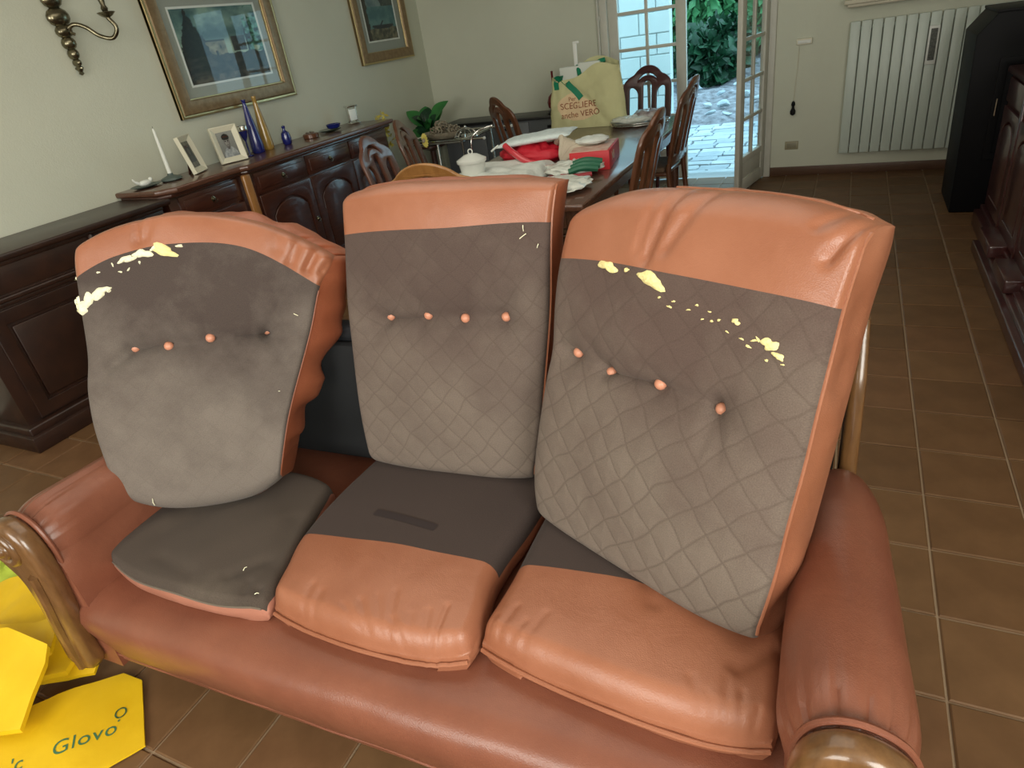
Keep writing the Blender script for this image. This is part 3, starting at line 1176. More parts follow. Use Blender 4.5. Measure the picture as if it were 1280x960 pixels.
# --- right back cushion
tR = thing('back_cushion', 'right back cushion, deeply quilted, tan leather top, tilted against the right armrest', 'cushion', (-.35, 1.0, .45), 0)
netR = [[(0.0, -0.002), (0.195, -0.012), (0.362, -0.014), (0.503, -0.012), (0.617, 0.001)], [(-0.019, 0.142), (0.188, 0.15), (0.358, 0.157), (0.5, 0.167), (0.628, 0.199)],
        [(-0.013, 0.418), (0.151, 0.407), (0.325, 0.415), (0.47, 0.422), (0.633, 0.453)], [(-0.024, 0.632), (0.163, 0.641), (0.326, 0.64), (0.494, 0.636), (0.634, 0.633)],
        [(-0.012, 0.745), (0.153, 0.795), (0.342, 0.802), (0.5, 0.795), (0.650, 0.770)]]
bR = [(.082, .424), (.181, .413), (.321, .415), (.457, .414)]
crR = [((.04, .43), (.181, .413), .014, .014), ((.181, .413), (.457, .413), .020, .010), ((.08, .418), (.457, .413), .026, .06)]
crR += [((a, b), (a + .002, b), .008, .020) for a, b in bR]
crR += [((.457, .413), (.50, .33), .006, .014), ((.457, .413), (.46, .34), .005, .012), ((.457, .413), (.54, .37), .006, .02), ((.181, .413), (.14, .46), .005, .012), ((.082, .424), (.02, .395), .006, .012),
        ((.30, .53), (.52, .50), .010, .045), ((.26, .66), (.285, .79), .011, .012), ((.30, .68), (.36, .80), .007, .012), ((.235, .67), (.25, .78), .005, .01), ((.60, .70), (.64, .78), .012, .010), ((.57, .75), (.62, .80), .008, .010),
        ((.08, .22), (.55, .27), -.012, .09)]
padR = Pad((-.63, 1.12, .48), (.904, -.427, .033), (.118, .323, .939), (-.412, -.845, .342), netR, .150, (.045, .012, .035, .075), .038, crR, .75, corner=.015, corner_top=.035, wob=.010, seed=3)
padR.build([('fabric_panel', QUILT_R, None), ('leather_band', LEATHER, 'tan leather band')], 'side_panel', LEATHER, tR, side_wrinkle=.009, side_bulge=.004)
for a, b in bR:
    padR.button(a, b, tR)
mk('piping', tube(NB(), padR.edge(1, .02, 1, .97), .0038, 6), LEATHER, tR)
mk('piping', tube(NB(), padR.edge(.35, 1, .97, 1), .0035, 6), LEATHER, tR)
for k, (a, b, rx, ry, ro) in enumerate([(.165, .632, .026, .011, -.1), (.290, .622, .034, .013, -.15), (.222, .632, .006, .004, 0)]):
    padR.blob(a, b, rx, ry, FOAM_Y, tR, 60 + k, .006, ro)
for k in range(16):
    f = k / 15
    rg = random.Random(100 + k)
    a, b = .325 + f * .24 + rg.uniform(-.01, .01), .595 - f * .060 + rg.uniform(-.018, .018)
    sz = rg.choice([.0025, .003, .004, .006 if f > .6 else .003])
    padR.blob(a, b, sz * 1.3, sz * .6, FOAM_Y, tR, 70 + k, .0025, rg.uniform(-.6, .6))
for k, (a, b, rx, ry, ro) in enumerate([(.545, .552, .015, .010, .2), (.563, .536, .010, .006, -.5), (.478, .578, .008, .005, 0)]):
    padR.blob(a, b, rx, ry, FOAM_Y, tR, 120 + k, .004, ro)

# --- seat cushions (lying: e1 = x, e2 = y, en = z)
X, Y, Z = Vector((1, 0, 0)), Vector((0, 1, 0)), Vector((0, 0, 1))


def wr(a, b, dep, wid):
    return (a, b, dep, wid)


sM = thing('seat_cushion', 'middle seat cushion, brown fabric at the back and tan leather at the front', 'cushion', (-.9, .95, .35), 0)
netSM = [[(-1.145, .700), (-1.00, .690), (-.85, .688), (-.72, .700), (-.610, .732)], [(-1.175, .80), (-1.02, .80), (-.87, .80), (-.73, .81), (-.622, .83)],
         [(-1.212, .902), (-1.04, .915), (-.90, .930), (-.78, .936), (-.645, .948)], [(-1.225, 1.08), (-1.07, 1.09), (-.92, 1.10), (-.78, 1.11), (-.635, 1.12)],
         [(-1.215, 1.34), (-1.07, 1.34), (-.92, 1.34), (-.78, 1.34), (-.625, 1.34)]]
crSM = [((-.645 - .027 * k - .008 * (k % 2), .70), (-.66 - .034 * k, .735 + .022 * ((k * 7) % 4)), .0018 + .0012 * ((k * 5) % 3), .0060) for k in range(9)] + [((-1.0, .70), (-1.01, .75), .003, .008), ((-1.03, .70), (-1.045, .76), .003, .008)]
padSM = Pad((0, 0, .452), X, Y, Z, netSM, .095, (.035, .040, .060, .03), .018, crSM, .5, corner=.035, wob=.005, seed=4)
padSM.build([('leather_front', LEATHER, 'tan leather front'), ('fabric_panel', FAB_SEAT, None)], 'side_panel', LEATHER, sM, side_wrinkle=.004, side_bulge=.004)
# darker repair strip
p0, _ = padSM.on(-1.035, 1.005, .0015)
strip = NB()
ln, wd2 = 14, .022
gA = []
for i in range(ln + 1):
    for jj in (0, 1):
        f = i / ln
        a = -1.040 + f * .195
        b = 1.020 - f * .012 + (jj - .5) * wd2
        p, n_ = padSM.on(a, b, .0022)
        gA.append(strip.verts.new(p))
for i in range(ln):
    strip.faces.new((gA[2 * i], gA[2 * i + 2], gA[2 * i + 3], gA[2 * i + 1]))
mk('zip_strip', strip, mat('strip_dark', (.028, .018, .018), .8), sM)


def front_welt(pad, parent, m, drop=.055, u0=0.0, u1=1.0):
    pts = []
    for k in range(61):
        u = u0 + (u1 - u0) * k / 60
        p = pad.st(u, 0)
        q = pad.P(p, pad.w(u, 0, p))
        pts.append((q.x, q.y - .006, q.z - drop * .25))
    mk('piping', tube(NB(), pts, .0055, 8), m, parent)


front_welt(padSM, sM, LEATHER)

sR = thing('seat_cushion', 'right seat cushion with shiny tan leather front beside the right armrest', 'cushion', (-.3, .95, .35), 0)
netSR = [[(-.610, .765), (-.47, .742), (-.30, .722), (-.14, .715), (-.012, .735)], [(-.602, .86), (-.46, .85), (-.30, .84), (-.14, .835), (-.012, .84)],
         [(-.600, .955), (-.46, .965), (-.30, .972), (-.15, .978), (-.018, .985)], [(-.605, 1.12), (-.46, 1.12), (-.30, 1.12), (-.15, 1.12), (-.02, 1.12)],
         [(-.61, 1.34), (-.46, 1.34), (-.30, 1.34), (-.15, 1.34), (-.02, 1.34)]]
crSR = [((-.585 + .03 * k, .775 - .004 * k), (-.575 + .034 * k, .81 + .03 * (k % 2)), .0025, .007) for k in range(4)] + [((-.05 - .022 * k, .735), (-.045 - .030 * k, .765 + .02 * (k % 3)), .0026, .0060) for k in range(5)] + [((-.09, .83), (-.03, .90), .008, .016), ((-.27, .93), (-.30, .99), .006, .02)]
padSR = Pad((0, 0, .462), X, Y, Z, netSR, .105, (.045, .035, .065, .03), .020, crSR, .5, corner=.035, wob=.006, seed=5)
padSR.build([('leather_front', LEATHER, 'tan leather front'), ('fabric_panel', FAB_SEAT, None)], 'side_panel', LEATHER, sR, side_wrinkle=.004, side_bulge=.004)
front_welt(padSR, sR, LEATHER)

sL = thing('seat_cushion', 'left seat cushion lying fabric side up with thin leather edge, below the torn back cushion', 'cushion', (-1.45, .9, .35), 0)
netSL = [[(-1.745, .688), (-1.59, .658), (-1.43, .655), (-1.28, .665), (-1.142, .690)], [(-1.775, .77), (-1.61, .76), (-1.45, .755), (-1.31, .76), (-1.175, .79)],
         [(-1.785, .87), (-1.63, .87), (-1.48, .87), (-1.35, .875), (-1.215, .90)], [(-1.765, .99), (-1.63, .99), (-1.50, .99), (-1.38, 1.0), (-1.255, 1.02)],
         [(-1.74, 1.14), (-1.63, 1.14), (-1.51, 1.145), (-1.39, 1.15), (-1.285, 1.135)]]
crSL = [((-1.62, .80), (-1.50, 1.0), .006, .05), ((-1.42, .76), (-1.33, .93), -.006, .06), ((-1.30, .73), (-1.24, .80), .006, .02), ((-1.55, .72), (-1.40, .70), .004, .02), ((-1.20, .80), (-1.27, .95), .006, .03), ((-1.70, .74), (-1.66, .84), -.006, .04), ((-1.19, .72), (-1.17, .69), .006, .012), ((-1.22, .70), (-1.23, .73), .004, .01)]
padSL = Pad((0, 0, .438), X, Y, Z, netSL, .078, (.030, .024, .022, .03), .022, crSL, None, corner=.05, wob=.010, seed=6)
padSL.build([('fabric_panel', FAB_SEAT_L, None)], 'side_panel', leather('leather_pink', (.36, .15, .10), (.44, .19, .13), .4), sL, side_wrinkle=.003, side_bulge=.004)
mk('piping', tube(NB(), padSL.edge(.02, 0, .98, 0), .0035, 6), FAB_SEAT_L, sL)
thread(padSL, -1.275, .755, sL, .012, 1.4)
thread(padSL, -1.19, .705, sL, .012, .6)

# ------------------------------------------------------------------ sideboard on the left wall
WX = XL
sb_ = thing('sideboard', 'dark glossy wooden sideboard with drawers and arched doors against the left wall', 'sideboard', (-3.8, 3.8, 0))
y0, y1, ys = 2.68, 4.95, 3.27
FXa, FXb = -3.62, -3.585
mk('carcass', bx(bx(NB(), WX + .005, FXa, y0, ys, .07, .945, bev=.004), WX + .005, FXb, ys, y1, .07, .945, bev=.004), WOOD_D, sb_)
mk('plinth', bx(bx(NB(), WX + .005, FXa + .03, y0 - .02, ys, 0, .09, bev=.008), WX + .005, FXb + .03, ys, y1 + .02, 0, .09, bev=.008), WOOD_D, sb_)
topo = [(WX + .016, y0 - .03), (FXa - .03, y0 - .03), (FXa + .055, y0 + .05), (FXa + .055, ys - .03), (FXb + .055, ys + .01), (FXb + .055, y1 + .04), (WX + .016, y1 + .04)]
mk('top_board', flat_shape([topo], .035, .011, Matrix.Translation((0, 0, .967))), WOOD_TOP, sb_)
top2 = [(WX + .016, y0 - .01), (FXa - .02, y0 - .03), (FXa + .025, y0 + .02), (FXa + .025, ys), (FXb + .025, ys + .02), (FXb + .025, y1 + .02), (WX + .016, y1 + .02)]
mk('moulding', flat_shape([top2], .024, .008, Matrix.Translation((0, 0, .938))), WOOD_D, sb_)
mk('pilaster', box(FXb - .01, FXb + .022, ys - .02, ys + .045, .09, .925, bev=.010, seg=3), WOOD_G, sb_)


def arched(y0_, y1_, z0_, z1_, n=10, rise=.06):
    pts = [(y0_, z0_), (y1_, z0_), (y1_, z1_ - rise)]
    for k in range(1, n):
        a = k / n
        pts.append((y1_ + (y0_ - y1_) * a, z1_ - rise + rise * math.sin(PI * a) ** .7))
    pts.append((y0_, z1_ - rise))
    return pts


def front_M(x, s=1):
    return basis((x, 0, 0), Vector((0, 1, 0)), Vector((0, 0, 1)), Vector((1, 0, 0)))


def drop_handle(name_y, z, x, parent, m=BRASS):
    b = NB()
    lathe(b, [(.016, -.001), (.018, .002), (.008, .006), (.006, .010), (.009, .016), (0, .019)], (x, name_y, z), 12, Matrix.Rotation(R(90), 4, 'Y'))
    tube(b, [(x + .013, name_y + .020 * math.cos(a), z - .010 + .014 * math.sin(a)) for a in [PI + PI * i / 8 for i in range(9)]], .002, 6)
    mk('knob', b, m, parent)


def cabinet_fronts(parent, bays, fx, wood, z_dr=(.775, .915), z_do=(.11, .76), M=front_M, sgn=1):
    for a, b in bays:
        d = mk('drawer', box(fx - .006, fx + .014, a + .008, b - .008, z_dr[0], z_dr[1], bev=.005), wood, parent)
        mk('drawer_panel', box(fx + .010, fx + .022, a + .035, b - .035, z_dr[0] + .025, z_dr[1] - .025, bev=.006), wood, d)
        drop_handle((a + b) / 2, (z_dr[0] + z_dr[1]) / 2, fx + .022, d)
        outer = [(a + .008, z_do[0]), (b - .008, z_do[0]), (b - .008, z_do[1]), (a + .008, z_do[1])]
        hole = arched(a + .075, b - .075, z_do[0] + .07, z_do[1] - .06, rise=.09)
        db = flat_shape([outer, hole], .022, .004, M(fx + .006))
        dd = mk('door', db, wood, parent)
        mk('door_panel', flat_shape([arched(a + .095, b - .095, z_do[0] + .09, z_do[1] - .085, rise=.08)], .018, .008, M(fx + .004)), wood, dd)
        mk('door_back', box(fx - .004, fx + .001, a + .02, b - .02, z_do[0] + .01, z_do[1] - .01), wood, dd)
        drop_handle(b - .04, (z_do[0] + z_do[1]) / 2 + .03, fx + .017, dd)


cabinet_fronts(sb_, [(y0 + .06, ys - .03)], FXa, WOOD_D)
bw = (y1 - .02 - (ys + .07)) / 3
cabinet_fronts(sb_, [(ys + .07 + bw * k, ys + .07 + bw * (k + 1)) for k in range(3)], FXb, WOOD_D)

# low cabinet
lc = thing('low_cabinet', 'low dark wooden panelled cabinet left of the sideboard', 'cabinet', (-3.8, 2.0, 0))
ly0, ly1 = 1.42, 2.60
LXF = -3.585
mk('carcass', box(WX + .005, LXF, ly0, ly1, .10, .90, bev=.004), WOOD_LOW, lc)
mk('top_board', box(WX + .005, LXF + .04, ly0 - .10, ly1 + .05, .905, .94, bev=.011, seg=3), WOOD_LOW, lc)
mk('moulding', box(WX + .005, LXF + .018, ly0 - .02, ly1, .885, .908, bev=.006), WOOD_LOW, lc)
mk('frieze', box(LXF - .005, LXF + .008, ly0 + .01, ly1, .76, .885, bev=.003), WOOD_LOW, lc)
mk('moulding', box(LXF - .005, LXF + .028, ly0 - .015, ly1, .725, .750, bev=.008, seg=3), WOOD_LOW, lc)
mk('moulding', box(LXF - .005, LXF + .016, ly0 - .008, ly1, .705, .728, bev=.006), WOOD_LOW, lc)
for a, b in ((ly0 + .07, (ly0 + ly1) / 2 - .02), ((ly0 + ly1) / 2 + .02, ly1 - .04)):
    hole = [(a + .06, .20), (b - .06, .20), (b - .06, .63), (a + .06, .63)]
    d = mk('door', flat_shape([[(a, .14), (b, .14), (b, .69), (a, .69)], hole], .02, .004, front_M(LXF + .006)), WOOD_LOW, lc)
    mk('door_panel', box(LXF - .002, LXF + .013, a + .08, b - .08, .22, .61, bev=.010, seg=2), WOOD_LOW, d)
mk('plinth', bx(bx(NB(), WX + .005, LXF + .075, ly0 - .05, ly1, 0, .085, bev=.006), WX + .005, LXF + .045, ly0 - .03, ly1, .08, .125, bev=.010, seg=3), WOOD_LOW, lc)
lb = NB()
lathe(lb, [(.014, -.02), (.02, .0), (.012, .02), (.022, .05), (.012, .09), (0, .10)], (LXF + .02, 2.12, .80), 12)
mk('carved_bracket', lb, WOOD_LOW, lc)

# ------------------------------------------------------------------ pictures and sconce on the left wall


def paint_grid(name, parent, M, wd, ht, nx, ny, fn, m):
    b = NB()
    gain = 1.7 if m is PRINT else 1.0
    cl = b.loops.layers.color.new('Col')
    g = [[b.verts.new((-wd / 2 + wd * i / nx, -ht / 2 + ht * j / ny, 0)) for i in range(nx + 1)] for j in range(ny + 1)]
    for j in range(ny):
        for i in range(nx):
            f = b.faces.new((g[j][i], g[j][i + 1], g[j + 1][i + 1], g[j + 1][i]))
            for lp, (a, c) in zip(f.loops, ((i, j), (i + 1, j), (i + 1, j + 1), (i, j + 1))):
                lp[cl] = (*[max(0, min(1, q * gain)) for q in fn(a / nx, c / ny)], 1)
    b.transform(M)
    return mk(name, b, m, parent, smooth=False)


def N2(u, v, s, k=0):
    return noise.fractal(Vector((u * s, v * s, k)), 1.0, 2.0, 5)


def mix(a, b, t):
    t = max(0, min(1, t))
    return tuple(p + (q - p) * t for p, q in zip(a, b))


def sst(a, b, x):
    t = max(0, min(1, (x - a) / (b - a)))
    return t * t * (3 - 2 * t)


def paint_big(u, v):
    c = mix((.13, .20, .20), (.32, .38, .35), .5 + .9 * N2(u, v, 4, 1))
    c = mix(c, (.50, .52, .44), sst(.62, .5, v) * .5)
    # buildings
    if .24 < u < .52 and .33 < v < .56:
        c = mix((.34, .32, .25), (.22, .21, .16), .5 + N2(u, v, 14, 3))
        if v > .535:
            c = (.05, .045, .04)
        if abs(u - .40) < .018 and v < .42:
            c = (.05, .04, .035)
        if (abs(u - .31) < .012 or abs(u - .46) < .012) and .44 < v < .48:
            c = (.07, .06, .05)
    if .60 < u < .78 and .38 < v < .58:
        c = mix((.16, .15, .13), (.09, .085, .08), .5 + N2(u, v, 16, 5))
    if .79 < u < .86 and .2 < v < .66 + .04 * N2(u, v, 20):
        c = (.06, .05, .04)
    # cypress
    e = abs(u - .17) - .16 * sst(1.06, .35, v) - .02 * N2(u, v, 22, 2)
    if v > .25 and e < 0:
        c = mix((.030, .032, .026), (.07, .06, .04), .5 + N2(u, v, 20, 8))
    # foliage right
    t_ = N2(u, v, 9, 4)
    if u > .80 and .35 < v < .8 + .3 * t_ and t_ > -.25:
        c = mix((.04, .13, .09), (.22, .36, .30), .5 + 1.6 * N2(u, v, 18, 6))
    if v < .36 + .03 * N2(u, v, 10, 9):
        c = mix((.055, .052, .042), (.15, .13, .10), .45 + .9 * N2(u, v * 1.6, 11, 7))
        if v < .12:
            c = mix(c, (.22, .19, .15), .5 + N2(u, v, 12, 2))
    return c


def paint_sea(u, v):
    c = mix((.13, .24, .26), (.22, .31, .31), .5 + N2(u, v, 5, 1))
    if v > .62:
        c = mix((.32, .36, .36), (.20, .26, .28), .5 + N2(u, v, 4, 2))
        if u > .42 + (1 - v) * .5 and v < .66 + (u - .42) * .6:
            c = mix((.08, .12, .13), (.18, .2, .18), .5 + N2(u, v, 9, 2))
    if v < .24 + .04 * N2(u, v, 8, 2):
        c = mix((.30, .28, .22), (.13, .13, .11), .5 + N2(u, v, 10, 5))
    if u < .14 + .03 * N2(u, v, 10, 3):
        c = mix((.07, .07, .06), (.15, .13, .1), .5 + N2(u, v, 14, 5))
    d = ((u - .55) / .34) ** 2 + ((v - .27) / .055) ** 2
    if d < 1 and v < .30:
        c = (.03, .07, .10)
    if abs((u - .5) - (v - .3) * 1.2) < .03 and .28 < v < .36:
        c = (.04, .08, .12)
    return c


def picture(name, label, ya, yb, za, zb, fw_, matw, fn, res, wall_x=XL):
    """frame on the left wall; face looks to +x; u runs with +y reversed so it reads from the room"""
    yc, zc = (ya + yb) / 2, (za + zb) / 2
    t = thing(name, label, 'picture', (wall_x, yc, zc))
    M = basis((wall_x, yc, zc), Vector((0, 1, 0)), Vector((0, 0, 1)), Vector((1, 0, 0)))
    wd, ht = yb - ya, zb - za

    def rect(i):
        return [(-wd / 2 + i, -ht / 2 + i), (wd / 2 - i, -ht / 2 + i), (wd / 2 - i, ht / 2 - i), (-wd / 2 + i, ht / 2 - i)]
    mk('outer_moulding', flat_shape([rect(0), rect(fw_ * .28)], .030, .006, M @ Matrix.Translation((0, 0, .018))), GILT if False else GOLD, t)
    mk('frame', flat_shape([rect(fw_ * .24), rect(fw_ * .86)], .042, .012, M @ Matrix.Translation((0, 0, .023))), mat('frame_brown_gold', (.20, .13, .065), .35, metal=.35, col2=(.30, .21, .11), vscale=24), t)
    mk('gilt_edge', flat_shape([rect(fw_ * .82), rect(fw_)], .024, .004, M @ Matrix.Translation((0, 0, .016))), GILT, t)
    mk('gilt_edge', flat_shape([rect(-.002), rect(fw_ * .10)], .034, .004, M @ Matrix.Translation((0, 0, .020))), GILT, t)
    mk('mat_board', flat_shape([rect(fw_ * .95), rect(fw_ + matw)], .006, .001, M @ Matrix.Translation((0, 0, .010))), MATBOARD, t)
    mk('gilt_edge', flat_shape([rect(fw_ + matw - .002), rect(fw_ + matw + .008)], .009, .002, M @ Matrix.Translation((0, 0, .012))), STEEL_W, t)
    ww, hh = wd - 2 * (fw_ + matw), ht - 2 * (fw_ + matw)
    paint_grid('canvas', t, M @ Matrix.Translation((0, 0, .010)), ww, hh, res[0], res[1], fn, PRINT)
    g = NB()
    q = [g.verts.new(M @ Vector((a, b, .0155))) for a, b in rect(fw_ * .97)]
    q2 = [g.verts.new(M @ Vector((a, b, .0175))) for a, b in rect(fw_ * .97)]
    g.faces.new(q[::-1])
    g.faces.new(q2)
    for i in range(4):
        g.faces.new((q[i], q[(i + 1) % 4], q2[(i + 1) % 4], q2[i]))
    mk('glass_sheet', g, GLASS, t, smooth=False)
    return t


picture('framed_picture', 'large gilt-framed landscape under glass above the sideboard, the bigger of two', 3.30, 4.425, 1.30, 2.12, .105, .07, paint_big, (110, 90))
picture('framed_picture', 'small gilt-framed seascape with a boat, nearer the room corner', 5.40, 6.25, 1.405, 2.20, .085, .085, paint_sea, (60, 70))

sc = thing('wall_sconce', 'aged brass wall sconce with a curved arm above the low cabinet', 'sconce', (XL, 2.74, 1.8))
sy, sz = 2.735, 1.90
bp_ = NB()
for zz, rr_, hh in ((2.12, .030, .10), (2.02, .045, .07), (1.93, .050, .07), (1.86, .036, .05), (1.80, .030, .05), (1.745, .022, .045), (1.70, .014, .03), (1.672, .012, .016)):
    ball(bp_, (XL + .022, sy + .0, zz), 1, 14, (.034, rr_ * 1.35, hh * .72))
lathe(bp_, [(.004, 0), (.014, .008), (.010, .018), (.018, .03), (.012, .05)], (XL + .025, sy, 1.635), 14)
mk('wall_plate', bp_, BRASS, sc)
a0 = smooth_pts([(XL + .03, sy, 1.86), (XL + .07, sy + .04, 1.885), (XL + .11, sy + .075, 1.865), (XL + .15, sy + .11, 1.815), (XL + .20, sy + .15, 1.795), (XL + .235, sy + .17, 1.84), (XL + .215, sy + .155, 1.895)], 7)
ab = tube(NB(), a0, .0115, 10)
tube(ab, smooth_pts([(XL + .07, sy + .04, 1.885), (XL + .055, sy + .02, 1.87), (XL + .05, sy + .018, 1.85), (XL + .065, sy + .03, 1.838)], 4), .008, 8)
mk('arm', ab, BRASS, sc)
ac = Vector((XL + .215, sy + .155, 1.895))
dp = lathe(NB(), [(.006, -.01), (.012, 0), (.03, .008), (.048, .024), (.046, .027), (.02, .018), (.014, .03), (.019, .045), (.012, .06), (.017, .09), (.013, .12), (.012, .20)], ac, 18)
mk('candle_cup', dp, BRASS, sc)

# ------------------------------------------------------------------ things on the sideboard
TZ = .9848


def on_sb(name, label, cat, x, y, group=None, rz=0.):
    return thing(name, label, cat, (x, y, TZ), rz, group)


t = on_sb('bird_dish', 'small white bird ornament on a leaf dish at the left end of the sideboard', 'ornament', -3.86, 2.76)
mk('dish', lathe(NB(), [(.02, 0), (.05, .004), (.075, .014), (.073, .016), (.03, .007), (0, .006)], (0, 0, 0), 20, Matrix.Diagonal((1.0, 1.3, 1, 1))), GREENSTONE, t, world=False)
bb = ball(NB(), (0, 0, .028), 1, 14, (.022, .045, .018))
ball(bb, (0, .045, .040), .013, 10)
tube(bb, smooth_pts([(0, -.035, .03), (0, -.06, .045), (0, -.075, .066)], 4), [.010] * 4 + [.006] * 4 + [.003], 8)
mk('bird', bb, WAX, t, world=False)

t = on_sb('candle_in_holder', 'tall thin white candle in a round grey-green stone holder', 'candle', -3.83, 2.93)
mk('holder', lathe(NB(), [(.055, 0), (.066, .008), (.062, .018), (.035, .028), (.018, .034), (.016, .045), (0, .045)], (0, 0, 0), 24), GREENSTONE, t, world=False)
mk('candle', lathe(NB(), [(.013, .03), (.0115, .15), (.008, .30), (.005, .312), (0, .314)], (0, 0, 0), 14), WAX, t, world=False)
mk('wick', tube(NB(), [(0, 0, .312), (.001, .001, .325)], .0012, 5), BLACK, t, world=False)


def face_photo(u, v):
    c = mix((.42, .43, .42), (.56, .57, .55), v + .2 * N2(u, v, 5))
    # shirt
    if ((u - .52) / .44) ** 2 + ((v - .0) / .40) ** 2 < 1:
        c = mix((.66, .68, .68), (.50, .52, .53), .5 + N2(u, v, 8))
    if ((u - .50) / .09) ** 2 + ((v - .40) / .10) ** 2 < 1:
        c = (.33, .32, .31)
    d = ((u - .49) / .17) ** 2 + ((v - .60) / .21) ** 2
    if d < 1:
        c = mix((.55, .54, .52), (.36, .35, .34), sst(.4, 1, d) + .5 * sst(.5, .62, u))
    if ((u - .48) / .23) ** 2 + ((v - .78) / .14) ** 2 < 1 and v > .68 + .5 * (u - .48) ** 2:
        c = (.05, .05, .05)
    for ex in (.42, .56):
        if ((u - ex) / .035) ** 2 + ((v - .62) / .018) ** 2 < 1:
            c = (.04, .04, .04)
        if abs(u - ex) < .05 and abs(v - .655) < .010:
            c = (.10, .10, .10)
    if abs(u - .495) < .018 and .53 < v < .59:
        c = (.38, .37, .36)
    if abs(u - .49) < .05 and abs(v - .485) < .011:
        c = (.20, .18, .18)
    return c


def old_photo(u, v):
    c = mix((.42, .41, .34), (.30, .29, .24), .5 + N2(u, v, 4))
    if .16 < u < .84 and .2 < v < .86:
        c = mix((.10, .10, .09), (.05, .05, .05), .5 + N2(u, v, 6))
        if ((u - .5) / .16) ** 2 + ((v - .62) / .13) ** 2 < 1:
            c = (.30, .29, .26)
        if ((u - .5) / .3) ** 2 + ((v - .22) / .25) ** 2 < 1:
            c = (.20, .195, .18)
    return c


def photo_frame(label, x, y, wd, ht, ang, fn, lean=14):
    t = on_sb('photo_frame', label, 'photo frame', x, y, None, ang)
    # face looks along local +x ... built in local YZ, leaning back
    M = Matrix.Translation((0, 0, .003)) @ Matrix.Rotation(R(-lean), 4, 'Y') @ basis((0, 0, ht / 2), Vector((0, 1, 0)), Vector((0, 0, 1)), Vector((1, 0, 0)))

    def rect(i):
        return [(-wd / 2 + i, -ht / 2 + i), (wd / 2 - i, -ht / 2 + i), (wd / 2 - i, ht / 2 - i), (-wd / 2 + i, ht / 2 - i)]
    f = .036
    # bevelled picture-box mouldings
    b = NB()
    z0, z1 = -.006, .022
    o_ = [Vector((a, c, z1)) for a, c in rect(0)]
    i_ = [Vector((a, c, .002)) for a, c in rect(f)]
    ob = [Vector((a, c, z0)) for a, c in rect(0)]
    o2 = [Vector((a, c, z1)) for a, c in rect(.005)]
    vs = [[b.verts.new(M @ q) for q in ring] for ring in (ob, o_, o2, i_)]
    for r0, r1 in zip(vs, vs[1:]):
        for k in range(4):
            b.faces.new((r0[k], r0[(k + 1) % 4], r1[(k + 1) % 4], r1[k]))
    b.faces.new(vs[0][::-1])
    mk('frame', b, IVORY, t, world=False, sharp=20)
    paint_grid('photograph', t, Matrix.Identity(4) @ M @ Matrix.Translation((0, 0, .0045)), wd - 2 * f, ht - 2 * f, 36, 48, fn, PHOTO).matrix_parent_inverse = Matrix.Identity(4)
    st_ = box(-.004, 0, -.02, .02, 0, ht * .75, bev=.001)
    st_.transform(Matrix.Translation((-ht * .40 * math.sin(R(lean)) - .045, 0, 0)) @ Matrix.Rotation(R(12), 4, 'Y'))
    mk('easel_back', st_, WOOD_D, t, world=False)
    return t


def paint_local_fix():
    pass


# paint_grid works in world metres, so give photo frames an identity root matrix for that call
_pg = paint_grid


def paint_grid(name, parent, M, wd, ht, nx, ny, fn, m):
    if parent is not None and parent.name.startswith('photo_frame'):
        return _pg(name, parent, world_of(parent) @ M, wd, ht, nx, ny, fn, m)
    return _pg(name, parent, M, wd, ht, nx, ny, fn, m)


photo_frame('ivory photo frame with a tiny dark old photograph, next to the candle', -3.80, 3.13, .165, .235, R(24), old_photo, 12)
photo_frame('ivory photo frame with black and white portrait of a dark-haired person in white', -3.78, 3.42, .185, .235, R(-22), face_photo, 12)

t = on_sb('tall_bottle', 'tall cobalt blue bottle with a long neck behind the portrait frame', 'bottle', -3.86, 3.74)
mk('body', lathe(NB(), [(.040, 0), (.047, .01), (.048, .05), (.040, .13), (.030, .21), (.020, .28), (.014, .33), (.013, .350), (.017, .356), (.016, .362), (0, .362)], (0, 0, 0), 20), COBALT, t, world=False)
t = on_sb('small_goblet', 'small cobalt goblet with silver rim between portrait frame and blue bottle', 'goblet', -3.83, 3.62)
mk('bowl', lathe(NB(), [(.025, 0), (.027, .004), (.006, .01), (.005, .10), (.02, .13), (.035, .175), (.032, .175), (.0, .135)], (0, 0, 0), 18), COBALT, t, world=False)
mk('rim', lathe(NB(), [(.036, .172), (.039, .20), (.036, .205), (.030, .205), (.030, .172)], (0, 0, 0), 18), CHROME, t, world=False)
t = on_sb('tall_bottle', 'tall amber bottle with a tapering neck, right of the blue one', 'bottle', -3.88, 3.865)
mk('body', lathe(NB(), [(.036, 0), (.043, .01), (.043, .04), (.036, .13), (.027, .22), (.018, .30), (.015, .35), (.018, .362), (.016, .37), (0, .37)], (0, 0, 0), 20), AMBER, t, world=False)
t = on_sb('small_bottle', 'little round-shouldered cobalt blue bottle with a stopper', 'bottle', -3.84, 4.03)
mk('body', lathe(NB(), [(.026, 0), (.034, .01), (.037, .05), (.030, .085), (.012, .10), (.010, .115), (0, .115)], (0, 0, 0), 18), COBALT, t, world=False)
mk('stopper', lathe(NB(), [(.008, .112), (.014, .12), (.014, .132), (0, .138)], (0, 0, 0), 12), COBALT, t, world=False)
t = on_sb('coaster_box', 'round brown wooden box with small glass pieces on top', 'box', -3.80, 4.26)
mk('body', lathe(NB(), [(.058, 0), (.062, .004), (.062, .028), (.056, .034), (.0, .034)], (0, 0, 0), 24), WOOD_C, t, world=False)
gb = NB()
for a in (0, 2.1, 4.2):
    lathe(gb, [(.010, .034), (.013, .045), (.006, .05), (0, .051)], (.025 * math.cos(a), .025 * math.sin(a), 0), 10)
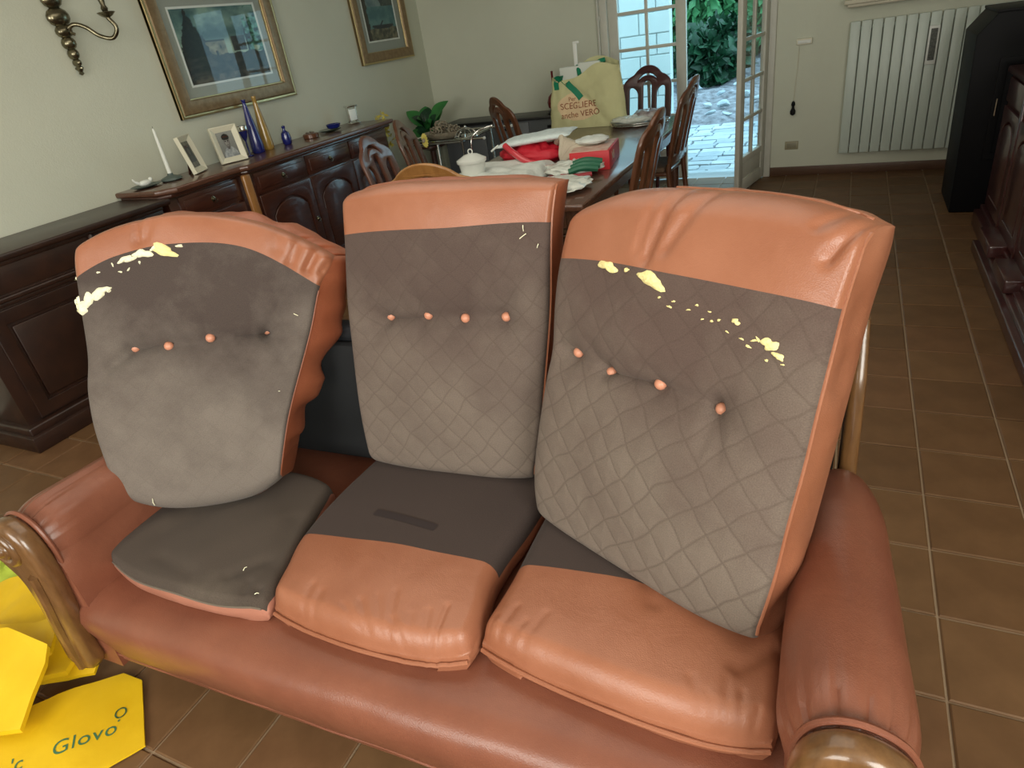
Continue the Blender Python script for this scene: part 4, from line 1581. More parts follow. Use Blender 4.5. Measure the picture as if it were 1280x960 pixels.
mk('glass_piece', gb, CHROME, t, world=False)
t = on_sb('shallow_bowl', 'small glossy blue bowl on a green saucer', 'bowl', -3.83, 4.57)
mk('saucer', lathe(NB(), [(.03, 0), (.07, .006), (.085, .016), (.083, .018), (.03, .009), (0, .008)], (0, -.03, 0), 22, Matrix.Diagonal((1, 1.3, 1, 1))), mat('glaze_green', (.03, .06, .04), .25, coat=.5), t, world=False)
mk('bowl', lathe(NB(), [(.025, .014), (.05, .02), (.062, .05), (.058, .05), (.03, .028), (0, .026)], (0, .02, 0), 22), COBALT, t, world=False)
t = on_sb('silver_clock', 'small silver hourglass-shaped table clock near the right end of the sideboard', 'clock', -3.84, 4.88, None, R(-25))
cb = NB()
bx(cb, -.035, .035, -.045, .045, 0, .014, bev=.003)
bx(cb, -.035, .035, -.05, .05, .135, .150, bev=.003)
mk('case', cb, CHROME, t, world=False)
mk('case_sides', bx(bx(NB(), -.025, .010, -.040, -.030, .014, .135, bev=.002), -.025, .010, .030, .040, .014, .135, bev=.002), CHROME, t, world=False)
mk('clock_face', box(-.01, .022, -.03, .03, .03, .12, bev=.004), mat('clock_white', (.8, .86, .84), .2, coat=.5), t, world=False)

# ------------------------------------------------------------------ dining table
dt = thing('dining_table', 'long dark wooden dining table behind the sofa', 'table', (-1.65, 4.1, 0))
TX0, TX1, TY0, TY1 = -2.20, -1.10, 2.95, 5.45
mk('tabletop', box(TX0, TX1, TY0, TY1, .715, .75, bev=.010, seg=3), WOOD_T, dt)
mk('apron', bx(bx(bx(bx(NB(), TX0 + .08, TX0 + .10, TY0 + .1, TY1 - .1, .61, .716), TX1 - .10, TX1 - .08, TY0 + .1, TY1 - .1, .61, .716), TX0 + .08, TX1 - .08, TY0 + .09, TY0 + .11, .61, .716), TX0 + .08, TX1 - .08, TY1 - .11, TY1 - .09, .61, .716), WOOD_T, dt)
for lx in (TX0 + .10, TX1 - .10):
    for lyy in (TY0 + .11, TY1 - .11):
        mk('leg', lathe(NB(), [(.022, 0), (.026, .03), (.020, .06), (.03, .20), (.038, .40), (.028, .52), (.036, .56), (.036, .715)], (lx, lyy, 0), 16), WOOD_T, dt)


# ------------------------------------------------------------------ chairs
def chair_outline():
    H0 = .0
    L = [(-.195, 0), (-.205, .20), (-.205, .38), (-.195, .44), (-.160, .475), (-.118, .495), (-.085, .528), (-.045, .552), (0, .560)]
    out = L + [(-a, b) for a, b in L[::-1][1:]]
    pts = [(p.x, p.y) for p in smooth_pts([(a, b, 0) for a, b in out], 3)]
    return pts


def slot(x0, x1, z0, z1, slant=0.):
    n = 8
    r = (x1 - x0) / 2
    xc = (x0 + x1) / 2
    p = [(x0, z0), (x1, z0)]
    for k in range(n + 1):
        a = PI * k / n
        p.append((xc + r * math.cos(a), z1 - r + r * math.sin(a) * 1.05 + slant * math.cos(a)))
    return p


def make_chair(label, wood, loc, rz, group=None, arch=False, first=None):
    """chair facing +y in its own frame, origin on the floor under the seat"""
    t = thing('dining_chair', label, 'chair', (*loc, 0), rz, group)
    if first is not None:
        for ch in first.children:
            c = ch.copy()
            COL.objects.link(c)
            c.parent = t
            if c.type == 'MESH' and wood is not None and not c.name.startswith('seat_pad'):
                c.data = ch.data.copy()
                c.data.materials[0] = wood
        return t
    moon = []
    for k in range(11):
        a = PI * (.86 - .72 * k / 10)
        moon.append((.105 * math.cos(a), .405 + .110 * math.sin(a)))
    for k in range(11):
        a = PI * (.14 + .72 * k / 10)
        moon.append((.105 * math.cos(a), .378 + .105 * math.sin(a)))
    holes = [slot(-.165, -.075, .06, .405, -.02), slot(-.045, .045, .06, .455), slot(.075, .165, .06, .405, .02), moon]
    M = Matrix.Translation((0, -.20, .50)) @ basis((0, 0, 0), Vector((1, 0, 0)), Vector((0, 0, 1)), Vector((0, -1, 0)))
    b = flat_shape([chair_outline()] + holes, .026, .009, M)
    for v in b.verts:
        h = v.co.z - .50
        v.co.y += -.16 * h - .14 * h * h + .9 * v.co.x ** 2 * 0 - .02 * math.cos(v.co.x * 7)
    mk('back_frame', b, wood, t, world=False, sharp=50)
    sp = box(-.215, .215, -.19, .23, .435, .462, bev=.010)
    mk('seat_frame', sp, wood, t, world=False)
    mk('seat_pad', box(-.20, .20, -.17, .215, .458, .495, bev=.018, seg=3), mat('seat_fabric', (.16, .10, .06), .85, var=.15, vscale=20), t, world=False)
    for lx in (-.19, .19):
        mk('leg', tube(NB(), smooth_pts([(lx * .95, -.265, 0), (lx, -.225, .2), (lx, -.20, .44), (lx, -.205, .52)], 4), [.016] * 4 + [.019] * 4 + [.020] * 5, 10), wood, t, world=False)
        mk('leg', tube(NB(), smooth_pts([(lx * 1.02, .205, 0), (lx * .98, .20, .16), (lx * 1.04, .205, .34), (lx, .195, .45)], 4), [.013] * 4 + [.016] * 4 + [.022] * 5, 10), wood, t, world=False)
    return t


g = 'wooden dining chairs around the table'
c0 = make_chair('reddish dark chair at the far end of the table in front of the glass door', WOOD_CR, (-1.60, 5.85), R(180), g)
make_chair('dark chair on the far left of the table in front of the grey cabinet', WOOD_C, (-2.30, 5.25), R(-38), g, first=c0)
make_chair('brown chair on the right of the table nearest the open doorway', WOOD_C, (-1.31, 5.02), R(86), g, first=c0)
make_chair('brown chair on the right side of the table, nearer to the sofa', WOOD_C, (-1.22, 3.60), R(88), g, first=c0)
make_chair('reddish-brown chair on the left of the table, just in front of the sideboard drawers', mat('wood_chair_warm', (.085, .028, .016), .35, coat=.4, col2=(.14, .05, .03), vscale=9, stretch=(5, 5, 1)), (-2.36, 3.56), R(-80), g, first=c0)
make_chair('dark glossy chair on the left of the table beside the green plant', WOOD_C, (-2.56, 4.25), R(-72), g, first=c0)
make_chair('golden-brown chair at the near end of the table, its top showing over the sofa', WOOD_G, (-1.72, 2.88), R(6), g, first=c0).scale = (1.35, 1, 1)

# ------------------------------------------------------------------ things on the table
TT = .7505


def cloth_heap(b, c, rx, ry, h, seed, n=40, folds=9, M=None):
    """crumpled closed bundle resting on z=c.z"""
    t = bmesh.new()
    bmesh.ops.create_uvsphere(t, u_segments=n, v_segments=n // 2, radius=1)
    for v in t.verts:
        p = v.co.copy()
        th = math.atan2(p.y, p.x)
        k = 1 + .16 * noise.noise(Vector((p.x * 2.2, p.y * 2.2, p.z * 2.2 + seed))) + .05 * math.sin(folds * th + 6 * noise.noise(Vector((p.x * 2, p.y * 2, seed)))) + .10 * noise.noise(Vector((p.x * 6, p.y * 6, p.z * 6 + seed)))
        v.co = Vector((p.x * rx * k, p.y * ry * k, max(0, (p.z * .5 + .5)) ** .8 * h * (k if p.z > 0 else 1)))
    if M is not None:
        t.transform(M)
    t.transform(Matrix.Translation(c))
    merge(b, t)
    return b


t = thing('lidded_pot', 'white lidded ceramic pot on the table, left of the red bag', 'pot', (-1.95, 3.46, TT))
mk('body', lathe(NB(), [(.060, 0), (.064, .006), (.074, .10), (.078, .125), (.078, .13), (0, .13)], (0, 0, 0), 28), JARW, t, world=False)
ld = mk('lid', lathe(NB(), [(.085, .128), (.088, .134), (.088, .146), (.080, .150), (.040, .172), (.012, .178), (0, .178)], (0, 0, 0), 28), JARW, t, world=False)
mk('lid_ring', tube(NB(), [(.014 * math.cos(a), 0, .188 + .014 * math.sin(a)) for a in [2 * PI * i / 14 for i in range(14)]], .0035, 6, closed=True), JARW, ld, world=False)

t = thing('white_tablecloth', 'folded white cloth lying under and in front of the red bag on the table', 'cloth', (-1.80, 3.58, TT))
wb = NB()
NX, NY = 46, 40
g_ = []
for jj in range(NY + 1):
    r_ = []
    for ii in range(NX + 1):
        a, b = ii / NX, jj / NY
        xx, yy = -.30 + .56 * a, -.30 + .52 * b
        e = min(a, 1 - a, b, 1 - b)
        z = .004 + .055 * sst(0, .10, e) + .018 * noise.noise(Vector((xx * 7, yy * 10, 2))) * sst(0, .1, e) + .010 * abs(math.sin(xx * 9 + yy * 26))
        r_.append(wb.verts.new((xx + .02 * noise.noise(Vector((yy * 8, xx * 3, 1))), yy + .02 * noise.noise(Vector((xx * 8, 0, 5))), max(.003, z))))
    g_.append(r_)
for jj in range(NY):
    for ii in range(NX):
        wb.faces.new((g_[jj][ii], g_[jj][ii + 1], g_[jj + 1][ii + 1], g_[jj + 1][ii]))
bd = [g_[0][i] for i in range(NX + 1)] + [g_[j][NX] for j in range(1, NY + 1)] + [g_[NY][i] for i in range(NX - 1, -1, -1)] + [g_[j][0] for j in range(NY - 1, 0, -1)]
lo = [wb.verts.new((v.co.x, v.co.y, 0)) for v in bd]
for k in range(len(bd)):
    wb.faces.new((lo[k], lo[(k + 1) % len(bd)], bd[(k + 1) % len(bd)], bd[k]))
mk('cloth', wb, CLOTHW, t, world=False, sharp=80)

t = thing('red_bag', 'shiny red bag under the pale blue-white cushion on the table', 'bag', (-1.74, 3.90, TT))
rb = cloth_heap(NB(), (0, 0, 0), .23, .15, .135, 4, 44, 7)
mk('bag', rb, RED, t, world=False, sharp=80)
mk('strap', tube(NB(), smooth_pts([(-.14, -.12, .15), (-.06, -.17, .11), (.03, -.185, .06), (.14, -.17, .03)], 6), .020, 10), mat('gloss_red', (.62, .04, .06), .12, coat=1.), t, world=False)
mk('tray_edge', box(-.25, .16, -.20, .10, 0, .012, bev=.004), RED, t, world=False)

t = thing('small_cushion', 'flat pale blue-white cushion lying on top of the red bag', 'cushion', (-1.72, 3.92, TT + .155))
pl = NB()
gN = 34
tops, bots = [], []
for jj in range(gN + 1):
    ra, rb_ = [], []
    for ii in range(gN + 1):
        a, b = 2 * ii / gN - 1, 2 * jj / gN - 1
        hgt = .027 * (max(0, (1 - a ** 4) * (1 - b ** 4))) ** .45
        xx, yy = a * .235 * (1 - .05 * (1 - abs(b))), b * .13 * (1 - .05 * (1 - abs(a)))
        base = .006 + .018 * a + .006 * noise.noise(Vector((xx * 9, yy * 9, 0)))
        ra.append(pl.verts.new((xx, yy, base + hgt + .003 * noise.noise(Vector((xx * 30, yy * 30, 0))) * (hgt > .01))))
        rb_.append(ra[-1] if hgt == 0 else pl.verts.new((xx, yy, base - hgt * .7)))
    tops.append(ra)
    bots.append(rb_)
for jj in range(gN):
    for ii in range(gN):
        pl.faces.new((tops[jj][ii], tops[jj][ii + 1], tops[jj + 1][ii + 1], tops[jj + 1][ii]))
        q = (bots[jj][ii], bots[jj + 1][ii], bots[jj + 1][ii + 1], bots[jj][ii + 1])
        try:
            pl.faces.new(q)
        except ValueError:
            pass
pl.transform(Matrix.Rotation(R(8), 4, 'Z'))
mk('cushion', pl, mat('cotton_pale', (.58, .68, .68), .85, bump=.5, bscale=60, col2=(.70, .78, .78), vscale=40), t, world=False, sharp=80)
mk('tie', tube(NB(), smooth_pts([(-.21, -.13, .0), (-.24, -.15, -.02), (-.25, -.16, -.03)], 4), .006, 6), CLOTHW, t, world=False)

t = thing('striped_cloth', 'crumpled cream cloth with dark stripes spilling beside the red bag', 'cloth', (-1.46, 3.80, TT))
sb2 = NB()
rg = random.Random(5)
for k in range(9):
    a = R(20 + 14 * k)
    ln = .15 + .03 * math.sin(k)
    pts = smooth_pts([(-.06, -.03, .03 + .006 * k), (-.02 + .3 * ln * math.cos(a), -.02 + .25 * ln * math.sin(a), .07 + .012 * k), (ln * math.cos(a), .7 * ln * math.sin(a), .085 + .006 * k)], 5)
    tube(sb2, pts, [.012 + .012 * i / len(pts) for i in range(len(pts))], 8)
mk('fold', sb2, mat('cloth_stripe_cream', (.52, .46, .36), .85, bump=.4, bscale=30), t, world=False)
sb3 = NB()
for k in range(8):
    a = R(27 + 14 * k)
    ln = .155
    pts = smooth_pts([(-.05, -.025, .04 + .006 * k), (-.02 + .3 * ln * math.cos(a), -.02 + .25 * ln * math.sin(a), .082 + .012 * k), (ln * math.cos(a), .7 * ln * math.sin(a), .10 + .006 * k)], 5)
    tube(sb3, pts, .0055, 6)
mk('stripe', sb3, mat('cloth_stripe_dark', (.05, .02, .022), .85), t, world=False)

t = thing('plastic_parcel', 'clear plastic parcel with green and grey contents below the striped cloth', 'parcel', (-1.37, 3.56, TT))
mk('wrapper', cloth_heap(NB(), (0, .02, 0), .17, .13, .075, 9, 40, 8), PLAS, t, world=False, sharp=80)
gp = NB()
for k in range(3):
    tube(gp, smooth_pts([(.02, -.11 + .04 * k, .045 + .012 * k), (.09, -.09 + .04 * k, .06 + .012 * k), (.165, -.05 + .04 * k, .045 + .010 * k)], 5), .018, 8)
mk('green_packet', gp, mat('packet_green', (.02, .13, .07), .4), t, world=False)
mk('red_strip', tube(NB(), smooth_pts([(-.02, -.13, .03), (.06, -.15, .03), (.15, -.11, .03)], 5), .013, 8), mat('packet_red', (.30, .02, .03), .4), t, world=False)
t = thing('plastic_bag', 'crumpled white plastic bag at the table edge nearest the sofa cushions', 'bag', (-1.36, 3.22, TT))
mk('bag', cloth_heap(NB(), (0, 0, 0), .20, .17, .06, 14, 44, 12), PLAS, t, world=False, sharp=80)

t = thing('red_carton', 'red cardboard carton with pale lettering and a paper bag on top', 'carton', (-1.33, 3.86, TT), R(8))
mk('carton', box(-.115, .115, -.20, .17, 0, .105, bev=.003), REDC, t, world=False)
mk('top_sheet', box(-.113, .105, -.19, .15, .104, .108, bev=.001), mat('carton_pale', (.50, .24, .18), .6, col2=(.62, .50, .42), vscale=18), t, world=False)
mk('lettering', text_bm('NB', .07, .0005, basis((.1158, -.07, .055), Vector((0, 1, 0)), Vector((0, 0, 1)), Vector((1, 0, 0)))), mat('print_cream', (.6, .5, .42), .6), t, world=False, smooth=False)
mk('paper_bag', cloth_heap(NB(), (-.02, .03, .107), .10, .09, .045, 21, 30, 5), CLOTHW, t, world=False, sharp=80)

# tote bag
tt = thing('tote_bag', 'cream shopping tote with green straps and brown lettering on the far end of the table', 'bag', (-1.86, 5.28, TT), R(-4))
tb = NB()
Wt, Ht, Dt = .66, .42, .16
NXX, NZZ = 40, 30
frontv, backv = [], []
for jj in range(NZZ + 1):
    f = jj / NZZ
    rf, rb_ = [], []
    for ii in range(NXX + 1):
        a = 2 * ii / NXX - 1
        wv = Wt / 2 * (1 - .10 * f - .04 * f * f)
        xx = a * wv + .012 * noise.noise(Vector((f * 3, a, 1)))
        dep = Dt / 2 * (1 - .35 * f) * (max(0, 1 - abs(a) ** 5)) ** .5
        topz = Ht * (1 + .10 * math.sin(a * 3 + .8) + .06 * a)
        zz = f * topz
        wrk = .016 * noise.noise(Vector((a * 2.5, f * 3, 7))) + .008 * noise.noise(Vector((a * 7, f * 6, 3)))
        cr_ = -.012 * math.exp(-((a * .7 + f * .8 - .45) / .05) ** 2) + .010 * math.exp(-((a * .5 - f * .9 + .45) / .06) ** 2)
        k = min(1, f * 8)
        rf.append(tb.verts.new((xx, -dep - (wrk + cr_) * k, zz * (1 - .14 * f * math.exp(-((a + .1) / .45) ** 2)))))
        rb_.append(tb.verts.new((xx, dep + wrk * k, zz * 1.05)))
    frontv.append(rf)
    backv.append(rb_)
for jj in range(NZZ):
    for ii in range(NXX):
        tb.faces.new((frontv[jj][ii], frontv[jj][ii + 1], frontv[jj + 1][ii + 1], frontv[jj + 1][ii]))
        tb.faces.new((backv[jj][ii + 1], backv[jj][ii], backv[jj + 1][ii], backv[jj + 1][ii + 1]))
    tb.faces.new((frontv[jj][0], frontv[jj + 1][0], backv[jj + 1][0], backv[jj][0]))
    tb.faces.new((frontv[jj][-1], backv[jj][-1], backv[jj + 1][-1], frontv[jj + 1][-1]))
for ii in range(NXX):
    tb.faces.new((frontv[0][ii + 1], frontv[0][ii], backv[0][ii], backv[0][ii + 1]))
fr_tree = BVHTree.FromBMesh(tb)
body = mk('bag_body', tb, TOTE, tt, world=False, sharp=80)


def on_tote(x, z, lift=.002):
    h = fr_tree.ray_cast(Vector((x, -.5, z)), Vector((0, 1, 0)))
    return (h[0] + Vector((0, -lift, 0))) if h[0] else Vector((x, -.09, z))


def tote_conform(b, lift):
    for v in b.verts:
        v.co = on_tote(v.co.x, v.co.z, lift)
    return b


def strap_on(pts, wd_, lift=.006):
    """flat strap lying on the bag front through (x, z) points"""
    P = smooth_pts([(a, b, 0) for a, b in pts], 6)
    b = NB()
    prev = None
    for i, p in enumerate(P):
        d = (P[min(i + 1, len(P) - 1)] - P[max(i - 1, 0)]).normalized()
        n = Vector((-d.y, d.x, 0)) * wd_ / 2
        q = [on_tote(*(p + n).xy, lift), on_tote(*(p - n).xy, lift), on_tote(*(p - n).xy, 0), on_tote(*(p + n).xy, 0)]
        cur = [b.verts.new(v) for v in q]
        if prev:
            for k in range(4):
                b.faces.new((prev[k], prev[(k + 1) % 4], cur[(k + 1) % 4], cur[k]))
        prev = cur
    return b


mk('strap', strap_on([(-.225, .29), (-.225, .345), (-.19, .372), (-.15, .35), (-.08, .285), (-.02, .215)], .044), GREENSTRAP, tt, world=False)
mk('strap', tube(NB(), smooth_pts([(-.07, .03, .44), (-.04, -.02, .42), (-.02, -.05, .38)], 6), .017, 8), GREENSTRAP, tt, world=False)
mk('strap', tube(NB(), smooth_pts([(.09, .0, .40), (.12, .0, .45), (.16, .03, .46)], 6), .018, 8), GREENSTRAP, tt, world=False)
lin = NB()
for x0_, x1_, z0_, z1_ in ((-.20, -.02, .30, .445), (-.04, .14, .32, .465)):
    bx(lin, x0_, x1_, -.03, .0, z0_, z1_, bev=.010)
mk('lining', lin, TOTEIN, tt, world=False)
mk('card_handle', bx(bx(NB(), -.085, -.055, .01, .016, .40, .60, bev=.002), -.085, -.035, .009, .017, .595, .612, bev=.003), STEEL_W, tt, world=False)
# peach printed field and lettering
poly = [(-.19, .19), (-.10, .255), (-.03, .232), (.05, .19), (.10, .13), (.03, .070), (-.08, .060), (-.17, .11)]
poly = [(p.x * 1.15, p.y) for p in smooth_pts([(a, b, 0) for a, b in poly], 6, True)]


def inside(x, z, P):
    c = False
    for i in range(len(P)):
        (x1, z1), (x2, z2) = P[i - 1], P[i]
        if (z1 > z) != (z2 > z) and x < (x2 - x1) * (z - z1) / (z2 - z1) + x1:
            c = not c
    return c


pf = NB()
cell = .006
vd = {}
for i in range(-45, 30):
    for j in range(5, 50):
        if inside((i + .5) * cell, (j + .5) * cell, poly):
            q = []
            for a, b in ((0, 0), (1, 0), (1, 1), (0, 1)):
                key = (i + a, j + b)
                if key not in vd:
                    vd[key] = pf.verts.new(on_tote(key[0] * cell, key[1] * cell, .0022))
                q.append(vd[key])
            pf.faces.new(q)
mk('printed_field', pf, TOTEPEACH, tt, world=False, sharp=80)


def tote_text(s_, size, x, z, rot, sp=1.0):
    M = Matrix.Translation((x, 0, z)) @ Matrix.Rotation(rot, 4, 'Y') @ basis((0, 0, 0), Vector((1, 0, 0)), Vector((0, 0, 1)), Vector((0, -1, 0)))
    b = text_bm(s_, size, 0, M, sp)
    return tote_conform(b, .0050)


lt = NB()
for a in (('Per', .044, -.095, .215, -.02), ('SCEGLIERE', .064, -.045, .168, -.03), ('anche VERO', .062, -.03, .105, -.05)):
    merge(lt, tote_text(*a))
mk('lettering', lt, INKBROWN, tt, world=False, smooth=False)

t = thing('wrapped_tray', 'silver serving tray holding wrapped clear plastic packages near the far chair', 'tray', (-1.42, 5.18, TT), R(5))
tr = NB()
for rr_, zz, rad in ((1.0, .022, .004), (.94, .006, .004)):
    tube(tr, [(.225 * rr_ * math.cos(a), .15 * rr_ * math.sin(a), zz) for a in [2 * PI * i / 36 for i in range(36)]], rad, 6, closed=True)
for i in range(12):
    a = 2 * PI * i / 12
    tube(tr, [(.225 * math.cos(a), .15 * math.sin(a), .022), (.21 * math.cos(a), .14 * math.sin(a), .004)], .0025, 6)
mk('rim', tr, CHROME, t, world=False)
mk('tray_base', lathe(NB(), [(.95, 0), (1.0, .004), (.95, .006), (0, .006)], (0, 0, 0), 36, Matrix.Diagonal((.215, .142, 1, 1))), CHROME, t, world=False)
mk('package', cloth_heap(NB(), (-.06, -.02, .006), .15, .10, .06, 30, 36, 7), PLAS, t, world=False, sharp=80)
mk('package', cloth_heap(NB(), (.07, .04, .006), .12, .09, .085, 33, 36, 9), mat('wrap_dark', (.14, .10, .12), .3, bump=.8, bscale=20, col2=(.55, .55, .52), vscale=16, coat=.5), t, world=False, sharp=80)

# ------------------------------------------------------------------ far left corner: cabinet, trolley, plant
t = thing('grey_cabinet', 'low grey cabinet with black top along the far wall', 'cabinet', (-3.1, 6.3, 0))
gx0, gx1 = -3.72, -2.28
mk('body', box(gx0, gx1, 6.14, YB - .004, .0, .715, bev=.003), GREYCAB, t)
mk('top_board', box(gx0 - .015, gx1 + .015, 6.115, YB - .004, .715, .742, bev=.004), DARKTOP, t)
for k in range(3):
    a = gx0 + (gx1 - gx0) / 3 * k
    d = mk('door', box(a + .006, a + (gx1 - gx0) / 3 - .006, 6.125, 6.142, .03, .70, bev=.003), GREYCAB, t)
    mk('recessed_handle', box(a + .19, a + .27, 6.119, 6.127, .635, .660, bev=.002), BLACK, d)

t = thing('red_flask', 'dark red round flask with a tall thin neck on the grey cabinet', 'flask', (-2.53, 6.27, .742))
mk('stand', lathe(NB(), [(.10, 0), (.11, .01), (.10, .03), (.05, .035), (0, .035)], (.03, 0, 0), 20), DARKTOP, t, world=False)
mk('body', lathe(NB(), [(.03, .03), (.062, .055), (.070, .10), (.055, .15), (.022, .18), (0, .18)], (0, 0, 0), 20), REDG, t, world=False)
mk('neck', lathe(NB(), [(.014, .16), (.010, .20), (.010, .36), (.013, .365), (0, .37)], (0, 0, 0), 12), REDG, t, world=False)

tr_ = thing('tea_trolley', 'chrome-railed tea trolley with long handles beside the grey cabinet', 'trolley', (-3.05, 5.35, 0))
ux0, ux1, uy0, uy1 = -3.57, -2.97, 5.16, 5.72
b = NB()
for xx in (ux0, ux1):
    for yy in (uy0, uy1):
        tube(b, [(xx, yy, .04), (xx, yy, .74)], .010, 8)
for zz in (.74, .30):
    tube(b, [(ux0, uy0, zz), (ux1 + .22 * (zz > .5), uy0, zz)], .008, 8)
    tube(b, [(ux0, uy1, zz), (ux1 + .22 * (zz > .5), uy1, zz)], .008, 8)
    tube(b, [(ux0, uy0, zz), (ux0, uy1, zz)], .008, 8)
    tube(b, [(ux1, uy0, zz), (ux1, uy1, zz)], .008, 8)
mk('rail', b, CHROME, tr_)
for p in ((ux1 + .22, uy0, .74), (ux1 + .22, uy1, .74)):
    mk('handle_tip', ball(NB(), p, .014, 10), STEEL_W, tr_)
mk('tray', box(ux0, ux1, uy0, uy1, .715, .728, bev=.003), mat('smoked_glass', (.09, .09, .075), .1, coat=.8), tr_)
mk('shelf', box(ux0, ux1, uy0, uy1, .28, .29, bev=.003), MATS['smoked_glass'], tr_)
for xx in (ux0, ux1):
    for yy in (uy0, uy1):
        mk('caster', lathe(NB(), [(.012, -.008), (.02, -.006), (.02, .006), (.012, .008)], (xx, yy, .021), 14, Matrix.Rotation(R(90), 4, 'X')), BLACK, tr_)

t = thing('pinecone_basket', 'oval woven basket heaped with pine cones on the trolley', 'basket', (-3.28, 5.40, .7285), R(15))
mk('basket', lathe(NB(), [(.12, 0), (.15, .01), (.19, .045), (.195, .06), (.185, .06), (.15, .03), (0, .02)], (0, 0, 0), 30, Matrix.Diagonal((1.05, .72, 1, 1))), mat('wicker', (.20, .16, .11), .7, bump=.8, bscale=60, col2=(.34, .30, .22), vscale=30), t, world=False)
rg = random.Random(8)
pcs = [(-.09, .0, .07), (.0, .03, .08), (.08, -.01, .07), (-.03, -.05, .075), (.05, .05, .075), (-.07, .05, .08), (.02, -.02, .115), (-.04, .01, .12), (.11, .03, .065)]
for k, p in enumerate(pcs):
    b = NB()
    for q in range(16):
        h = q / 15
        rr_ = .030 * math.sin(PI * (.12 + .8 * h)) + .004
        a = q * 2.4
        for ss in range(3):
            aa = a + ss * 2.1
            ball(b, (rr_ * math.cos(aa), rr_ * math.sin(aa), -.03 + .06 * h), .008, 6, (1, 1, .5))
    b.transform(Matrix.Translation(p) @ Matrix.Rotation(rg.uniform(-1, 1), 4, 'X') @ Matrix.Rotation(rg.uniform(-1, 1), 4, 'Y'))
    b.transform(world_of(t))
    pc = mk('pine_cone', b, PINE, None)
    tag(pc, 'pale brown pine cone in the oval basket on the trolley', 'pine cone', 'pine cones in the basket')

t = thing('wire_stand', 'low chrome wire fruit stand on the trolley beside the basket', 'stand', (-3.02, 5.34, .7285))
b = NB()
for k in range(10):
    a = 2 * PI * k / 10
    tube(b, smooth_pts([(.11 * math.cos(a), .09 * math.sin(a), .012), (.08 * math.cos(a), .065 * math.sin(a), .055), (.0 + .01 * math.cos(a), .01 * math.sin(a), .085)], 4), .003, 6)
tube(b, [(.115 * math.cos(a), .095 * math.sin(a), .010) for a in [2 * PI * i / 28 for i in range(28)]], .005, 6, closed=True)
ball(b, (0, 0, .09), .012, 8)
mk('wire_dome', b, CHROME, t, world=False)
t = thing('metal_tap_hook', 'curved grey metal hook rising behind the white lidded pot', 'hook', (-2.16, 3.86, TT))
b = tube(NB(), smooth_pts([(0, 0, 0), (0, 0, .14), (.01, .01, .20), (.05, .02, .235), (.10, .03, .25), (.14, .04, .255)], 6), .005, 8)
ball(b, (.145, .041, .256), .009, 8)
mk('hook', b, CHROME, t, world=False)
mk('foot', lathe(NB(), [(.035, 0), (.035, .004), (.01, .008), (0, .008)], (0, 0, 0), 16), CHROME, t, world=False)

pt = thing('potted_plant', 'green broad-leaved potted plant in the room corner behind the trolley', 'plant', (-3.46, 5.62, 0))
mk('plant_stand', lathe(NB(), [(.14, 0), (.14, .02), (.03, .05), (.03, .54), (.14, .58), (.14, .60), (0, .60)], (-3.76, 5.92, 0), 20), WOOD_D, pt)
mk('pot', lathe(NB(), [(.08, .60), (.11, .71), (.12, .72), (.11, .72), (.0, .70)], (-3.76, 5.92, 0), 24), mat('pot_dark', (.03, .03, .03), .4), pt)
rg = random.Random(11)


def big_leaf(base, tip, width, nrm, m, name='leaf'):
    b = NB()
    n = 8
    d = tip - base
    s = d.cross(nrm).normalized()
    u = s.cross(d).normalized()
    L_, C_, R_ = [], [], []
    for i in range(n + 1):
        f = i / n
        wv = width * math.sin(PI * f ** .8) ** .8 * (1 if 0 < i < n else 0) + .002
        c = base + d * f + u * (.12 * d.length * math.sin(PI * f))
        L_.append(b.verts.new(c + s * wv + u * wv * .25))
        C_.append(b.verts.new(c))
        R_.append(b.verts.new(c - s * wv + u * wv * .25))
    for i in range(n):
        b.faces.new((L_[i], C_[i], C_[i + 1], L_[i + 1]))
        b.faces.new((C_[i], R_[i], R_[i + 1], C_[i + 1]))
    return b


cp = Vector((-3.76, 5.90, .66))
for k in range(17):
    a = k * 2.39
    r_ = .09 + .17 * rg.random()
    h = .05 + .28 * rg.random()
    base = cp + Vector((.25 * r_ * math.cos(a), .25 * r_ * math.sin(a), h * .45))
    tip = cp + Vector((r_ * math.cos(a), r_ * math.sin(a), h))
    lf = mk('leaf', big_leaf(base, tip, .072, Vector((.3, -.6, 1)).normalized(), LEAF), LEAF if k % 3 else LEAFD, pt, sharp=80)
mk('stem', tube(tube(NB(), [(-3.75, 5.90, .70), (-3.73, 5.88, .90)], .006, 6), [(-3.77, 5.92, .70), (-3.80, 5.90, .90)], .006, 6), LEAFD, pt)

fl = thing('yellow_sunflower', 'pale yellow artificial flower bending down beside the dark chair', 'flower', (-3.26, 5.22, .73))
fc = Vector((-3.32, 5.12, .765))
b = NB()
for k in range(14):
    a = 2 * PI * k / 14
    d = Vector((math.cos(a) * .75 + .1, -.35 * math.cos(a), math.sin(a)))
    lf = big_leaf(fc, fc + d * .062, .012, Vector((.3, -.9, .1)), PETAL)
    merge(b, lf)
mk('petals', b, PETAL, fl, sharp=80)
mk('centre', ball(NB(), fc + Vector((.0, -.006, 0)), .022, 10), PINE, fl)
mk('stem', tube(NB(), smooth_pts([fc, fc + Vector((-.03, .03, -.03)), Vector((-3.38, 5.20, .73))], 5), .005, 6), LEAF, fl)
t = thing('yellow_flower', 'pale dried yellow plume behind the dark chair at the sideboard end', 'flower', (-3.70, 5.10, 0))
b = NB()
for k in range(60):
    z_ = .72 + .30 * rg.random()
    leaf_quad(b, Vector((-3.70 + rg.uniform(-.035, .035), 5.10 + rg.uniform(-.035, .035), z_)), .05, rg, -.6)
mk('plume', b, PETAL, t)['kind'] = 'stuff'
